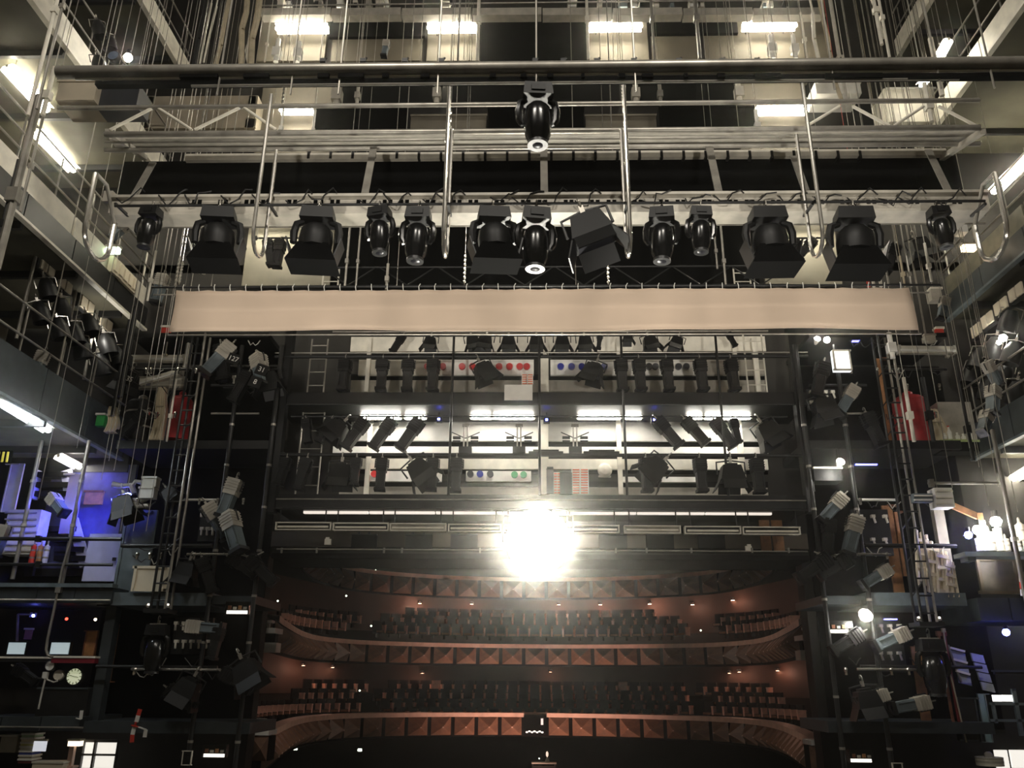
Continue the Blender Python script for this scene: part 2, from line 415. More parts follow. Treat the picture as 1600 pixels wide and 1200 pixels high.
# ================================================================== NEAR BATTEN (plane Y 11)
nb = thing('pipe_batten', 'thick steel pipe batten nearest overhead, running past the top of the lighting bridge', 'batten', (0, 11, 13.5))
part(hpipe(MB(), 92, 1640, 106, 11, .11, 14, y1=106), 'main_tube', STEEL, nb)
part(hpipe(MB(), 120, 1640, 117, 11.02, .022), 'white_conduit', WHITE, nb)
part(hbeam(MB(), 150, 1640, 119, 125, 11, .12), 'cable_duct', MATT, nb)
part(hpipe(MB(), 300, 1500, 129, 11.02, .022), 'lower_tube', STEEL, nb)
for x, w_ in ((310, 60), (400, 40), (505, 18), (548, 40), (602, 10), (664, 14), (770, 10), (818, 9), (860, 10), (911, 5), (972, 10), (1012, 18), (1072, 6), (1127, 12), (1200, 40), (1335, 90), (1480, 120)):
    part(hbeam(MB(), x - w_ / 2, x + w_ / 2, 114, 120, 10.95, .1), 'conduit_clip', MATT, nb)
for x in (505, 568, 633, 690, 836, 880, 932, 990, 1060, 1128, 1182, 1310):
    g = MB(); c = P(x, 97, 11); g.box(c, (.09, .12, .07)).tube(c, c + V((.05, 0, .09)), .018, 6); part(g, 'pipe_clamp', BLACK, nb)
for x in (345, 458, 532, 685, 838, 992, 1300, 1465, 1548):
    X = P(x, 112, 11).x; part(MB().tube((X, 11, 13.3), (X, 11, 20.5), .018, 6), 'suspension_rod', WIRE, nb)
hang(MOV, 840, 126, 11.0, 122, 'black bullet-shaped moving head hanging alone from the nearest pipe batten', pan=4)

# ================================================================== BEIGE BORDER CLOTH (plane Y 19)
YC = 19.0
g = MB(); nx, nz = 90, 8
a = P(275, 452, YC); b = P(1420, 450, YC); a2 = P(275, 517, YC); b2 = P(1423, 517, YC); zT = (a.z + b.z) / 2; zB = (a2.z + b2.z) / 2
vs_ = []
for j in range(nz + 1):
    for i in range(nx + 1):
        u = i / nx; v = j / nz
        x = (a.x + .02 * sin(v * 4)) * (1 - u) + (b.x + .06 * v) * u
        z = zT + (zB - zT) * v - .035 * abs(sin(u * pi * 23)) * (1 - v) + .008 * sin(u * 9) * v
        y = YC + .05 * sin(u * 11 + v * 2.2) * v + .03 * sin(u * 31 - v * 3) * v * v + .03 * sin(u * 5 + 1) - .04 * v
        vs_.append((x, y, z))
fs_ = [(j * (nx + 1) + i, (j + 1) * (nx + 1) + i, (j + 1) * (nx + 1) + i + 1, j * (nx + 1) + i + 1) for j in range(nz) for i in range(nx)]
g.add(vs_, fs_)
bc = thing('border_cloth', 'long plain beige border cloth hanging across the middle of the fly tower', 'cloth', (0, YC, zB))
co = part(g, 'cloth', CLOTH, bc)
sm = co.modifiers.new('thick', 'SOLIDIFY'); sm.thickness = .012
for k in range(46):
    x = a.x + (b.x - a.x) * (k + .5) / 46
    part(MB().poly([(x, YC, zT - .05), (x - .01, YC - .05, zT + .05), (x + random.uniform(-.02, .04), YC - .02, zT + .14)], .012, 5), 'tie', WHITE, bc)
solo(hpipe(MB(), 236, 1470, 447, YC + .02, .03), 'pipe_batten', CHAR, 'thin dark pipe that the beige border cloth is tied to', 'batten')
solo(hpipe(MB(), 262, 1440, 522.5, YC + .25, .022), 'pipe_batten', STEEL, 'thin pipe just under the bottom hem of the beige border cloth', 'batten')
solo(hpipe(MB(), 240, 1452, 459, YC + .3, .022), 'pipe_batten', STEEL, 'thin pipe behind the top of the beige border cloth', 'batten')

def line(x, y, Y, z0=None, r=.012, label='thin steel flying line running up into the dark above the battens'):
    p = P(x, y, Y); z = p.z if z0 is None else z0
    return solo(MB().tube((p.x, Y, z), (p.x, Y, HT), r, 5), 'flying_line', WIRE, label, 'line', 'flying lines')
for x, y, Y in ((330, 447, YC + .02), (620, 447, YC + .02), (900, 447, YC + .02), (1180, 447, YC + .02), (1390, 447, YC + .02), (262, 522, YC + .25), (1436, 522, YC + .25), (246, 459, YC + .3), (1446, 459, YC + .3)): line(x, y, Y)

# ================================================================== FLUORESCENT LIGHTS
def fluoro(a, b, label, m=TUBEM, wid=.30, face=V((0, -.35, -1)), hang_up=None, twin=False, rad=.05):
    """a fluorescent fitting from a to b shining along face"""
    a = V(a); b = V(b); d = (b - a).normalized(); f = V(face); f = (f - d * f.dot(d)).normalized(); sd = d.cross(f)
    c = (a + b) / 2; t = thing('fluorescent_light', label, 'ceiling light', c, 'fluorescent work lights around the fly tower')
    g = MB()
    prof = [sd * (-wid / 2) + f * .03, sd * (-wid * .3) - f * .06, sd * (wid * .3) - f * .06, sd * (wid / 2) + f * .03, sd * (wid * .3) - f * .045, sd * (-wid * .3) - f * .045]
    g.prism([a + q for q in prof], b - a)
    part(g, 'reflector', WHITE, t)
    for o in ((-.075, .075) if twin else (0,)):
        part(MB().tube(a + d * .03 + f * .01 + sd * o, b - d * .03 + f * .01 + sd * o, rad, 10), 'tube', m, t)
    g = MB()
    for p in (a, b): g.box(p + f * .0, (.08, .08, .1))
    part(MB().box(a, (.07, .07, .1)), 'end_cap', PALE, t); part(MB().box(b, (.07, .07, .1)), 'end_cap', PALE, t)
    if hang_up:
        for q in (.15, .85):
            p = a + (b - a) * q - f * .05; part(MB().tube(p, p + V((0, 0, hang_up)), .012, 5), 'hanger', WIRE, t)
    return t
def fl_front(x, y, L, Y, label, **k):
    k.pop('hang_up', None); back = 23.98 if y > 500 else (23.83 if y > 300 else 23.78); p = P(x, y, Y); h = L * S(p) / 2; t = fluoro(p - V((h, 0, 0)), p + V((h, 0, 0)), label, **k)
    for q in (-.7, .7):
        b = p + V((q * h, .02, .07)); part(MB().poly([b, b + V((0, .05, .12)), (b.x, back, b.z + .12)], .018, 6), 'bracket', CHAR, t)
    return t
for i, (x, y, L) in enumerate(((472, 44, 82), (707, 43, 78), (962, 41, 82), (1202, 40, 84))):
    fl_front(x, y, L, 23.2, f'glowing fluorescent tube in the topmost row across the picture, {nth(i, 4)}', wid=.42, rad=.09, hang_up=.5)
fl_front(463, 171, 52, 23.2, 'short glowing fluorescent tube over a beige board at the bridge truss end', wid=.42, rad=.09, hang_up=.6)
fl_front(1222, 172, 82, 23.2, 'glowing fluorescent tube behind the fourth guard hoop, level with the bridge top rail', wid=.42, rad=.09, hang_up=.6)
fl_front(424, 341, 80, 23.2, 'glowing fluorescent tube seen under the bridge girder beside the first black wash light', wid=.34, rad=.075, hang_up=.6)
fl_front(1261, 340, 80, 23.2, 'glowing fluorescent tube seen under the bridge girder between the last two wash lights', wid=.34, rad=.075, hang_up=.6)
def fl_side(p0, p1, X, label, **k): return fluoro(PX(*p0, X), PX(*p1, X), label, face=V((.4 if X < 0 else -.4, 0, -1)), **k)
fl_side((12, 104), (74, 172), -14.1, 'glowing fluorescent tube on the upper side gallery nearest the end of the pipe batten', wid=.42, rad=.1, hang_up=.4)
fl_side((56, 204), (116, 266), -15, 'glowing fluorescent tube on the upper side gallery next to the end of the lighting bridge', wid=.42, rad=.1, hang_up=.4)
fl_side((-20, 612), (77, 672), -12.9, 'cool white fluorescent tube under the dark lower gallery, nearest the picture edge', m=TUBEC, wid=.34, rad=.075)
fl_side((92, 712), (152, 744), -13.6, 'fluorescent tube glowing in front of the blue-lit corner', m=emat('dimmer_tube', (1, .95, .85), 22), wid=.34, rad=.075, hang_up=.25)
fl_side((1482, 62), (1466, 92), 12.5, 'short glowing tube high up just above the pipe batten', wid=.3, rad=.07, hang_up=.4)
fl_side((1447, 122), (1438, 134), 12.5, 'tiny glowing tube between the pipe batten and the bridge top rail', wid=.3, rad=.07, hang_up=.4)
fl_side((1612, 240), (1552, 300), 15, 'glowing fluorescent tube on the side gallery beyond the end of the lighting bridge', wid=.42, rad=.1, hang_up=.4)
fl_side((1625, 722), (1550, 768), 14.2, 'glowing fluorescent tube above the cluttered lamp store', wid=.34, rad=.08, hang_up=.3)
fl_side((1640, 955), (1588, 974), 14.2, 'cool white fluorescent tube under the lower slate floor at the picture edge', m=TUBEC, wid=.34, rad=.075, hang_up=.05)

# ================================================================== SIDE GALLERIES
def gallery(sx, X, z0, z1, label, fasc, style, y0=6.0, y1=23.9):
    W_ = 17 - abs(X); t = thing('side_gallery', label, 'gallery', (sx * abs(X), 15, z0))
    X = sx * abs(X)
    part(MB().box((X + sx * W_ / 2, (y0 + y1) / 2, z0 + .12), (W_, y1 - y0, .12)), 'deck', mat('deck_underside', (.085, .078, .05), .8, var=.4, scale=.7), t)
    for k in range(7):
        y = y0 + 1 + k * 2.6; part(MB().box((X + sx * W_ / 2, y, z0 - .05), (W_ - .2, .12, .2)), 'deck_joist', CHAR, t)
    part(MB().bar((X - sx * .03, y0, z0), (X - sx * .03, y1, z0), .16, .07), 'bottom_flange', PALE if style in ('plate', 'white') else LSLATE, t)
    n = 8
    for k in range(n):
        a = y0 + (y1 - y0) * k / n + .02; b = y0 + (y1 - y0) * (k + 1) / n - .02
        part(MB().box((X, (a + b) / 2, (z0 + z1) / 2 + .02), (.06, b - a, z1 - z0 - .06)), 'fascia_panel', fasc, t)
        if style in ('plate', 'dull'):
            part(MB().box((X + sx * .12, (a + b) / 2, z1 + .38), (.05, b - a - .12 * (k % 2), .62)), 'kick_plate', PALE if style == 'plate' else mat('dull_olive', (.15, .14, .10), .6), t)
    top = z1 + (1.9 if style in ('plate', 'dull') else 1.25)
    for z in ((z1 + .95, z1 + 1.4, top) if style in ('plate', 'dull') else (z1 + .45, top)):
        part(MB().tube((X + sx * .1, y0, z), (X + sx * .1, y1, z), .03, 8), 'rail', STEEL, t)
    for k in range(11):
        y = y0 + .4 + k * 1.72; part(MB().tube((X + sx * .16, y, z1 - .1), (X + sx * .16, y, top), .028, 6), 'rail_post', STEEL, t)
    return t
gallery(-1, 12.5, 20.05, 20.85, 'high white-edged side gallery over the two glowing tubes at the top left', PALE, 'white')
gallery(-1, 12.5, 14.75, 15.5, 'side gallery with pale kick plates and white bottom edge, left of the lighting bridge', CHAR, 'plate')
gallery(-1, 12.5, 10.45, 11.7, 'dark slate side gallery over the blue-lit corner', SLATE, 'slate')
gallery(1, 13.1, 21.2, 22.0, 'high white-edged side gallery at the top right corner', PALE, 'white')
gallery(1, 13.1, 15.0, 15.75, 'side gallery with dull kick plates, beside the right end of the lighting bridge', SLATE, 'dull')
gallery(1, 13.1, 10.5, 11.5, 'dark side gallery over the cluttered lamp store', SLATE, 'slate')
gallery(-1, 12.5, PX(217, 0, -12.5).z, PX(217, 0, -12.5).z + .8, 'highest white-edged side gallery, crossing the top edge of the picture on the left', PALE, 'white')
gallery(1, 13.1, PX(1457, 0, 13.1).z, PX(1457, 0, 13.1).z + .8, 'highest white-edged side gallery, crossing the top edge of the picture on the right', PALE, 'white')
# pale box pairs along the side galleries
def boxpair(x0, y0, x1, y1, X, label, s=.34, group=None):
    a = PX(x0, y0, X); b = PX(x1, y1, X); b.z = a.z
    t = thing('panel_box', label, 'wall box', (a + b) / 2 - V((0, 0, s / 2)), group)
    d = b.y - a.y
    part(MB().box(((X - (.1 if X < 0 else -.1)), (a.y + b.y) / 2, a.z), (.12, d * 2 + .12, s + .1)), 'frame', CHAR, t)
    for p in (a, b): part(MB().box((X - (.02 if X < 0 else -.02), p.y, p.z), (.06, d * .82, s)), 'pale_panel', CREAM, t)
for i, q in enumerate(((70, 413, 81, 423), (98, 440, 108, 450), (132, 473, 142, 483), (162, 502, 171, 511), (200, 533, 206, 539))):
    boxpair(*q, -13.2, f'wall box with two pale panels above the black par cans, {nth(i, 5)}')
for i, q in enumerate(((1592, 452, 1581, 462), (1568, 474, 1558, 484), (1546, 496, 1537, 505), (1528, 513, 1521, 520))):
    boxpair(*q, 13.4, f'wall box with two pale panels beyond the right cloth end, {nth(3 - i, 4)}')
for i, (x, y) in enumerate(((177, 416), (185, 423), (192, 431), (199, 438), (206, 445))):
    p = PX(x, y, -12.45); solo(MB().box(p, (.16, .32, .5)).box(p + V((.1, 0, 0)), (.05, .2, .34)), 'socket_box', CREAM, f'pale socket box by the left end guard hoop, {nth(i, 5)}', 'socket box', 'socket boxes on the gallery rail')
# par cans on vertical pipes on the side gallery
for i, (x, y0, y1) in enumerate(((46, 403, 480), (111, 464, 520), (145, 494, 548))):
    a = PX(x, (y0 + y1) / 2, -13.3); z0 = PX(x, y1, -13.3).z; z1 = PX(x, y0, -13.3).z
    solo(MB().tube((a.x, a.y, z0 - 1), (a.x, a.y, z1 + .8), .045, 8), 'lamp_pipe', STEEL, f'upright pipe carrying black par cans, {nth(i, 3)}', 'pipe')
pars = ((70, 432), (59, 468), (98, 460), (89, 493), (135, 489), (124, 522), (163, 518), (177, 538), (154, 548), (112, 500))
for i, (x, y) in enumerate(sorted(pars)):
    hang3(PAR, PX(x - 3, y - 6, -13.1), 46, f'black par can below the pale left wall boxes, {nth(i, 10)}', lean=-22, pan=35 + random.uniform(-15, 15), tilt=random.uniform(-10, 25))
rp = ((1585, 478), (1560, 520), (1590, 530), (1540, 540), (1575, 560), (1530, 562), (1552, 585), (1592, 590))
for i, (x, y) in enumerate(sorted(rp)):
    hang3(PAR, PX(x, y - 6, 13.6), 48, f'black par can beyond the right cloth end, {nth(i, 8)}', lean=24, pan=-35 + random.uniform(-15, 15), tilt=random.uniform(-10, 25))
def star(p, r, label, m=SPOTM):
    t = thing('small_lamp', label, 'lamp', p)
    part(MB().lathe([(0, -r), (r * .7, -r * .7), (r, 0), (r * .7, r * .7), (0, r)], 10, M.Translation(p)), 'bulb', m, t)
    part(MB().lathe([(r * .5, r * .8), (r * .55, r * 2), (0, r * 2.1)], 10, M.Translation(p)), 'holder', BLACK, t)
    return t
star(PX(148, 517, -13.0), .11, 'small dazzling white lamp among the black par cans by the pale wall boxes')
star(PX(1567, 528, 13.3), .11, 'small dazzling white lamp among the par cans beyond the beige cloth')
star(PX(1561, 535, 13.3), .07, 'smaller white lamp just below the dazzling one beyond the beige cloth')

# ================================================================== PORTAL BRIDGE over the proscenium (front plane Y 21.8)
YP = 21.8
pb = thing('portal_bridge', 'black two-storey lighting bridge over the stage opening, below the beige cloth', 'bridge', (0, YP, 8.8))
part(hbeam(MB(), 428, 1262, 613, 631, YP, 1.9), 'upper_floor', BLACK, pb)
part(hbeam(MB(), 424, 1264, 773, 794, YP, 1.9), 'lower_floor', BLACK, pb)
part(hpipe(MB(), 428, 1262, 632, YP - .02, .02), 'floor_edge', CHAR, pb)
part(hpipe(MB(), 424, 1264, 781, YP - .02, .02), 'floor_edge', STEEL, pb)
part(hpipe(MB(), 424, 1264, 796, YP - .02, .02), 'floor_edge', CHAR, pb)
for y, m, r in ((557, BLACK, .055), (551, STEEL, .02), (711, BLACK, .05)):
    part(hpipe(MB(), 430, 1262, y, YP - .05, r), 'lamp_rail', m, pb)
for x in (705, 843, 975, 1128):
    part(vpipe(MB(), x, 524, 774, YP - .12, .035), 'front_post', CHAR, pb)
for x in (438, 1252):
    a = P(x, 520, YP); part(hbeam(MB(), x - 6, x + 6, 500, 800, YP - .1, .3), 'end_post', BLACK, pb)
# back wall seen between the floors: boards, shelves
def strip(x0, x1, y0, y1, Y, D, m, name='wall_board'):
    part(hbeam(MB(), x0, x1, y0, y1, Y, D), name, m, pb)
strip(548, 1196, 526, 549, 23.55, .06, PALE); strip(548, 1196, 594, 613, 23.5, .1, GREY); strip(548, 1196, 585, 594, 23.6, .05, MATT)
strip(560, 690, 562, 586, 23.5, .1, PALE); strip(690, 834, 562, 586, 23.45, .1, WHITE); strip(860, 1092, 562, 586, 23.45, .1, WHITE); strip(1092, 1196, 562, 586, 23.5, .1, GREY)
strip(548, 1200, 655, 689, 23.5, .1, WHITE); strip(530, 1200, 689, 698, 23.6, .05, MATT); strip(520, 1200, 698, 708, 23.4, .2, WHITE)
strip(560, 1200, 717, 733, 23.45, .1, PALE); strip(560, 1200, 733, 740, 23.6, .05, MATT); strip(574, 690, 736, 752, 23.42, .12, WHITE); strip(728, 830, 736, 752, 23.42, .12, WHITE)
strip(970, 1100, 745, 753, 23.42, .12, WHITE); strip(530, 1200, 752, 761, 23.6, .05, MATT); strip(530, 1200, 761, 773, 23.5, .1, GREY)
for x, w_ in ((849, 16), (968, 7), (1150, 6), (1182, 8), (575, 6)): strip(x - w_ / 2, x + w_ / 2, 528, 612, 23.3, .12, PALE, 'wall_post')
for x, w_ in ((849, 16), (968, 7), (1158, 9), (576, 7)): strip(x - w_ / 2, x + w_ / 2, 640, 772, 23.3, .12, PALE, 'wall_post')
# tubes under the upper floor
tb = ((563, 627), (632, 666), (735, 768), (770, 835), (902, 970), (975, 1003), (1072, 1098), (1101, 1173))
for i, (x0, x1) in enumerate(tb):
    fl_front((x0 + x1) / 2, 651, x1 - x0, 22.9, f'bright tube under the upper portal bridge floor, {nth(i, 8)}', m=TUBEB, wid=.22, rad=.06, hang_up=.3)
for i, x0 in enumerate((572, 612, 650, 740, 775, 908, 945, 980, 1078, 1112, 1146)):
    solo(hbeam(MB(), x0, x0 + 30, 632.5, 636, 22.3, .5).box(P(x0 + 15, 634, 22.29), (.5, .02, .05)), 'ceiling_board', PALE, f'pale ceiling panel over the portal bridge tubes, {nth(i, 11)}', 'ceiling panel', 'ceiling panels under the upper portal bridge floor')
# gel rolls on shelves
def gel(x, y, m, word, where, r=5.2):
    p = P(x, y, 23.36); T = M.Translation(p) @ M.Rotation(pi / 2, 4, 'X'); R_ = r * S(p)
    t = thing('gel_roll', f'{word} gel roll end on the white shelf, {where}', 'gel roll', p - V((0, 0, R_)), f'{word} gel rolls, {where}')
    part(MB().lathe([(R_, -.04), (R_, .06)], 14, T), 'roll', m, t)
    part(MB().lathe([(R_ * .3, -.05), (R_ * .3, .0)], 8, T), 'core', PALE, t)
up, lo = 'upper portal bridge level', 'lower portal bridge level'
for x in (668, 692, 722, 738, 754, 780, 796, 812, 823): gel(x, 573, REDG, 'red', up)
for x in (876, 893, 909, 926, 944, 976): gel(x, 573, BLUEG, 'blue', up)
for x in (1014, 1024, 1046, 1060, 1072): gel(x, 573, DKG, 'dark', up)
for x in (585, 596, 649, 664): gel(x, 741, REDG, 'red', lo)
for x in (735, 766): gel(x, 741, DKG, 'dark', lo)
gel(750, 741, BLUEG, 'blue', lo)
for x in (804, 818): gel(x, 742, GRNG, 'green', lo)
solo(rect(MB(), 1022, 1036, 737, 744, 23.3, .12), 'storage_box', mat('blue_box', (.04, .10, .55), .5), 'small blue box on the white shelf of the lower portal bridge', 'box')
# striped paper stacks
def stack(x0, x1, y0, y1, n, Y, label):
    a = P(x0, y1, Y); b = P(x1, y0, Y); t = thing('paper_sheet', label, 'paper', (a.x, Y, a.z))
    part(rect(MB(), x0, x1, y0, y1, Y, .04), 'sheet', WHITE, t)
    g = MB(); h = (y1 - y0) / n
    for k in range(n):
        for q in ((.06, .46), (.54, .95)): rect(g, x0 + (x1 - x0) * q[0], x0 + (x1 - x0) * q[1], y0 + h * (k + .25), y0 + h * (k + .75), Y - .012, .012)
    part(g, 'printed_lines', PINK, t, kind='stuff')
stack(893, 920, 732, 772, 10, 23.1, 'white sheet of red printed lines, right of the dark box on the lower portal bridge')
stack(865, 876, 738, 772, 8, 23.1, 'narrow white sheet of red printed lines, left of the upright black box')
stack(815, 833, 584, 601, 5, 23.1, 'small white sheet of red printed lines on the upper portal bridge')
solo(rect(MB(), 788, 832, 601, 625, YP - .05, .04), 'notice_board', WHITE, 'blank white board fixed on the edge of the upper portal bridge floor', 'board')
solo(rect(MB(), 875, 894, 738, 772, 22.9, .15).box(P(884, 738, 22.97), (.3, .18, .06)), 'equipment_box', BLACK, 'upright black box between the two red-lined sheets on the lower portal bridge', 'box')
solo(rect(MB(), 854, 865, 732, 770, 22.9, .15).box(P(859.5, 732, 22.97), (.18, .2, .05)), 'equipment_box', CHAR, 'narrow dark box beside the white wall post on the lower portal bridge', 'box')
p = P(945, 735, 23.3)
t = thing('wall_lamp', 'oval white dome lamp on the back wall of the lower portal bridge', 'wall lamp', p)
part(MB().lathe([(0, -.16), (.14, -.13), (.21, -.04), (.21, .0)], 18, M.Translation(p) @ M.Rotation(-pi / 2, 4, 'X') @ M.Scale(1, 4)), 'dome', PALE, t)
part(MB().box(p + V((0, .1, -.16)), (.36, .1, .04)), 'base_plate', GREY, t)
for x, y in ((686, 656), (854, 657), (1022, 657)):
    p = P(x, y, 22.6); t = thing('indicator_lamp', f'tiny blue lamp in a black case on the portal bridge, {"beside the second tube" if x < 700 else "before the white wall post" if x < 900 else "right of the middle tubes"}', 'lamp', p)
    part(MB().box(p, (.18, .14, .16)).tube(p + V((0, 0, .08)), p + V((0, 0, .36)), .015, 5), 'case', BLACK, t); part(MB().box(p + V((0, -.08, 0)), (.06, .02, .05)), 'lens', BLUEL, t)
# spotlights, row by row
R0 = [(632, 520, 38, -28), (675, 520, 32, -6), (735, 518, 34, 14), (762, 516, 36, -10), (795, 518, 36, 0), (838, 518, 36, 0), (878, 518, 36, 0), (912, 518, 36, 4), (938, 520, 28, -8), (980, 516, 24, 0), (1010, 518, 36, 14), (1062, 520, 32, -20), (1136, 518, 28, 24)]
for i, (x, y, h, a) in enumerate(R0):
    hang(PROF if i in (0, 8, 12) else FLD, x, y, 22.3, h, f'black lamp just below the beige cloth hem, {nth(i, len(R0))}', lean=-a)
part(hpipe(MB(), 520, 1200, 518, 22.3, .03), 'lamp_rail', STEEL, pb)
R1 = [541, 599, 639, 678, 969, 997, 1040, 1092, 1140]
for i, x in enumerate(R1):
    hang(PROF, x, 557, YP - .05, 58, f'black profile spotlight on the upper portal bridge rail, {nth(i, 9)}', lean=(700 - x) * .008, pan=random.uniform(-9, 9))
hang(FLD, 745, 557, YP - .05, 46, 'tilted blue-black floodlight beside the red gel rolls', lean=-28, pan=20); hang(FLD, 936, 557, YP - .05, 46, 'tilted black floodlight in front of the blue gel rolls', lean=22, pan=-20)
R2 = [(478, 652, 40, -10), (520, 655, 42, 25), (545, 652, 44, 38), (575, 652, 56, 32), (617, 652, 56, 32), (660, 652, 58, 32), (1022, 652, 56, -38), (1066, 652, 52, -38), (1112, 650, 54, -32), (1144, 656, 40, -8), (1182, 652, 50, -30)]
part(hpipe(MB(), 455, 1230, 651, 22.35, .03), 'lamp_rail', CHAR, pb)
for i, (x, y, h, a) in enumerate(R2):
    hang(PROF if i not in (2, 10) else FLD, x, 651, 22.35, h * 1.1, f'slanting black spotlight below the upper portal bridge floor, {nth(i, 11)}', lean=a)
R3 = [(450, 50), (482, 58), (536, 54), (558, 50), (598, 58), (677, 58), (714, 60), (1008, 60), (1092, 60), (1180, 62)]
for i, (x, h) in enumerate(R3):
    hang(PROF if i != 2 else FLD, x, 711, YP - .05, h, f'black spotlight hanging upright from the lower portal bridge rail, {nth(i, 10)}', lean=(10 if i < 2 else 0) + (840 - x) * .006, pan=random.uniform(-9, 9))
for i, (x, a) in enumerate(((637, -38), (1046, 46), (1140, 0))):
    hang(FLD, x, 711, YP - .05, 58, f'broad black floodlight on the lower portal bridge rail, {["turned aside near the red gel rolls", "turned aside under the blue box", "facing down near the bridge end"][i]}', lean=a)
# dark two-armed lamp frames standing between the tubes
for i, x in enumerate((727, 811, 899)):
    a = P(x, 708, 22.0); t = thing('lamp_stand', f'dark lamp post with two side brackets on the lower bridge rail, {nth(i, 3)}', 'stand', a)
    s_ = S(a)
    part(MB().box(a + V((0, 0, .08)), (20 * s_, .2, .17)), 'base', CHAR, t)
    part(MB().tube(a + V((-.05, 0, .1)), a + V((-.05, 0, 45 * s_)), .022, 6).tube(a + V((.05, 0, .1)), a + V((.05, 0, 45 * s_)), .022, 6).box(a + V((0, 0, 45 * s_)), (.2, .1, .06)), 'twin_post', STEEL, t)
    for q in (-1, 1): part(MB().box(a + V((q * 14 * s_, 0, 25 * s_)), (12 * s_, .1, .06)).box(a + V((q * 14 * s_, 0, 19 * s_)), (12 * s_, .1, .04)).tube(a + V((0, 0, 24 * s_)), a + V((q * 22 * s_, 0, 34 * s_)), .015, 5), 'side_bracket', CHAR, t)
for i, (x0, x1) in enumerate(((826, 880), (912, 968))):
    solo(rect(MB(), x0, x1, 705, 711, 21.7, .18).box(P((x0 + x1) / 2, 704.5, 21.79), (.7, .16, .03)), 'light_bar', BLACK, f'black bar on the lower bridge rail beside a lamp post, {"nearer the white wall post" if i == 0 else "towards the oval wall lamp"}', 'bar')
# ladders
def ladder(xa, xb, y0, y1, n, Y, label, m=STEEL):
    z0 = P(xa, y1, Y).z; z1 = P(xa, y0, Y).z; X0 = P(xa, (y0 + y1) / 2, Y).x; X1 = P(xb, (y0 + y1) / 2, Y).x
    t = thing('ladder', label, 'ladder', (X0, Y, z0))
    for X in (X0, X1): part(MB().tube((X, Y, z0), (X, Y, z1), .025, 6), 'stile', m, t)
    for k in range(n):
        z = z0 + (z1 - z0) * (k + .5) / n; part(MB().tube((X0, Y, z), (X1, Y, z), .016, 6), 'rung', m, t)
ladder(484, 509, 530, 613, 4, 22.6, 'metal ladder at the dark end of the upper portal bridge')
ladder(468, 502, 632, 773, 5, 22.6, 'metal ladder at the dark end of the lower portal bridge')
ladder(1165, 1194, 522, 613, 4, 22.6, 'pale metal ladder past the last upright spotlight of the upper portal bridge', PALE)
ladder(505, 529, 419, 447, 2, 22.05, 'short pale ladder end above the beige cloth, below the second wash light', PALE)
ladder(1147, 1172, 420, 447, 2, 22.05, 'short pale ladder end above the beige cloth, below the fifth wash light', PALE)
# strip under the bridge
t = thing('strip_light', 'thin glowing strip light running under the portal bridge', 'strip light', P(840, 799, 22.3))
xs = (473, 576, 680, 785, 890, 995, 1102, 1207)
for i in range(7): part(hbeam(MB(), xs[i] + 1, xs[i + 1] - 1, 798 + i * .3, 802 + i * .3, 22.3, .12), 'segment', LEDS, t)
part(hbeam(MB(), 470, 1210, 793, 798.5, 22.3, .3), 'mounting', BLACK, t)
# row of framed batten fittings
fx = ((430, 517), (520, 607), (609, 697), (700, 783), (786, 872), (878, 968), (975, 1064), (1070, 1158), (1161, 1251))
for i, (x0, x1) in enumerate(fx):
    y0 = 815.5 + i * .9; y1 = y0 + 12.5; Y = 22.0
    t = thing('batten_light', f'white-framed batten light in the row over the stage opening, {nth(i, 9)}', 'batten light', P((x0 + x1) / 2, y1, Y), None)
    part(rect(MB(), x0, x1, y0, y1, Y + .1, .18), 'trough', CHAR if i not in (2, 6) else GREY, t)
    g = MB(); rect(g, x0, x1, y0, y0 + 1.4, Y, .2); rect(g, x0, x1, y1 - 1.4, y1, Y, .2); rect(g, x0, x0 + 1.6, y0, y1, Y, .2); rect(g, x1 - 1.6, x1, y0, y1, Y, .2)
    part(g, 'frame', PALE, t, kind='stuff')
    part(hpipe(MB(), x0 + 4, x1 - 4, y0 + 7.6, Y + .06, .03), 'tube', PALE, t)
    for x in (x0 + 8, x1 - 8): part(vpipe(MB(), x, 797, y0 + 1, Y + .12, .02, 6), 'hanger', CHAR, t)
strip(424, 1264, 866, 874, YP, 2, MATT, 'header_beam')
strip(424, 1262, 832, 856, 23.8, .05, BROWN, 'header_board')
for i, (x0, x1) in enumerate(((549, 589), (633, 675), (704, 746), (936, 980), (1010, 1053), (1091, 1133))):
    t = thing('black_flag', f'square black flag hanging under the framed batten lights, {nth(i, 6)}', 'panel', P((x0 + x1) / 2, 856, 22.2))
    part(rect(MB(), x0, x1, 835, 857, 22.2, .06), 'panel', MATT, t); part(rect(MB(), x0, x1, 834, 836, 22.15, .05), 'top_bar', CHAR, t)
    for q in (.3, .7): x = x0 + (x1 - x0) * q; part(rect(MB(), x - 2, x + 2, 829, 835, 22.2, .04), 'clip', CHAR, t)
for i, x in enumerate((512, 1170)):
    solo(rect(MB(), x - 5, x + 5, 842 + i * 11, 851 + i * 11, 22.2, .08).box(P(x, 841 + i * 11, 22.24), (.1, .06, .05)), 'junction_box', PALE, f'small pale box under the {"first" if i == 0 else "last"} framed batten light', 'box')
part(hpipe(MB(), 432, 1262, 860, YP - .05, .02), 'bottom_pipe', STEEL, pb)
for x in (440, 495, 600, 628, 750, 962, 1010, 1080, 1175, 1232): part(vpipe(MB(), x, 856, 864, YP - .05, .03, 6), 'pipe_clip', STEEL, pb)
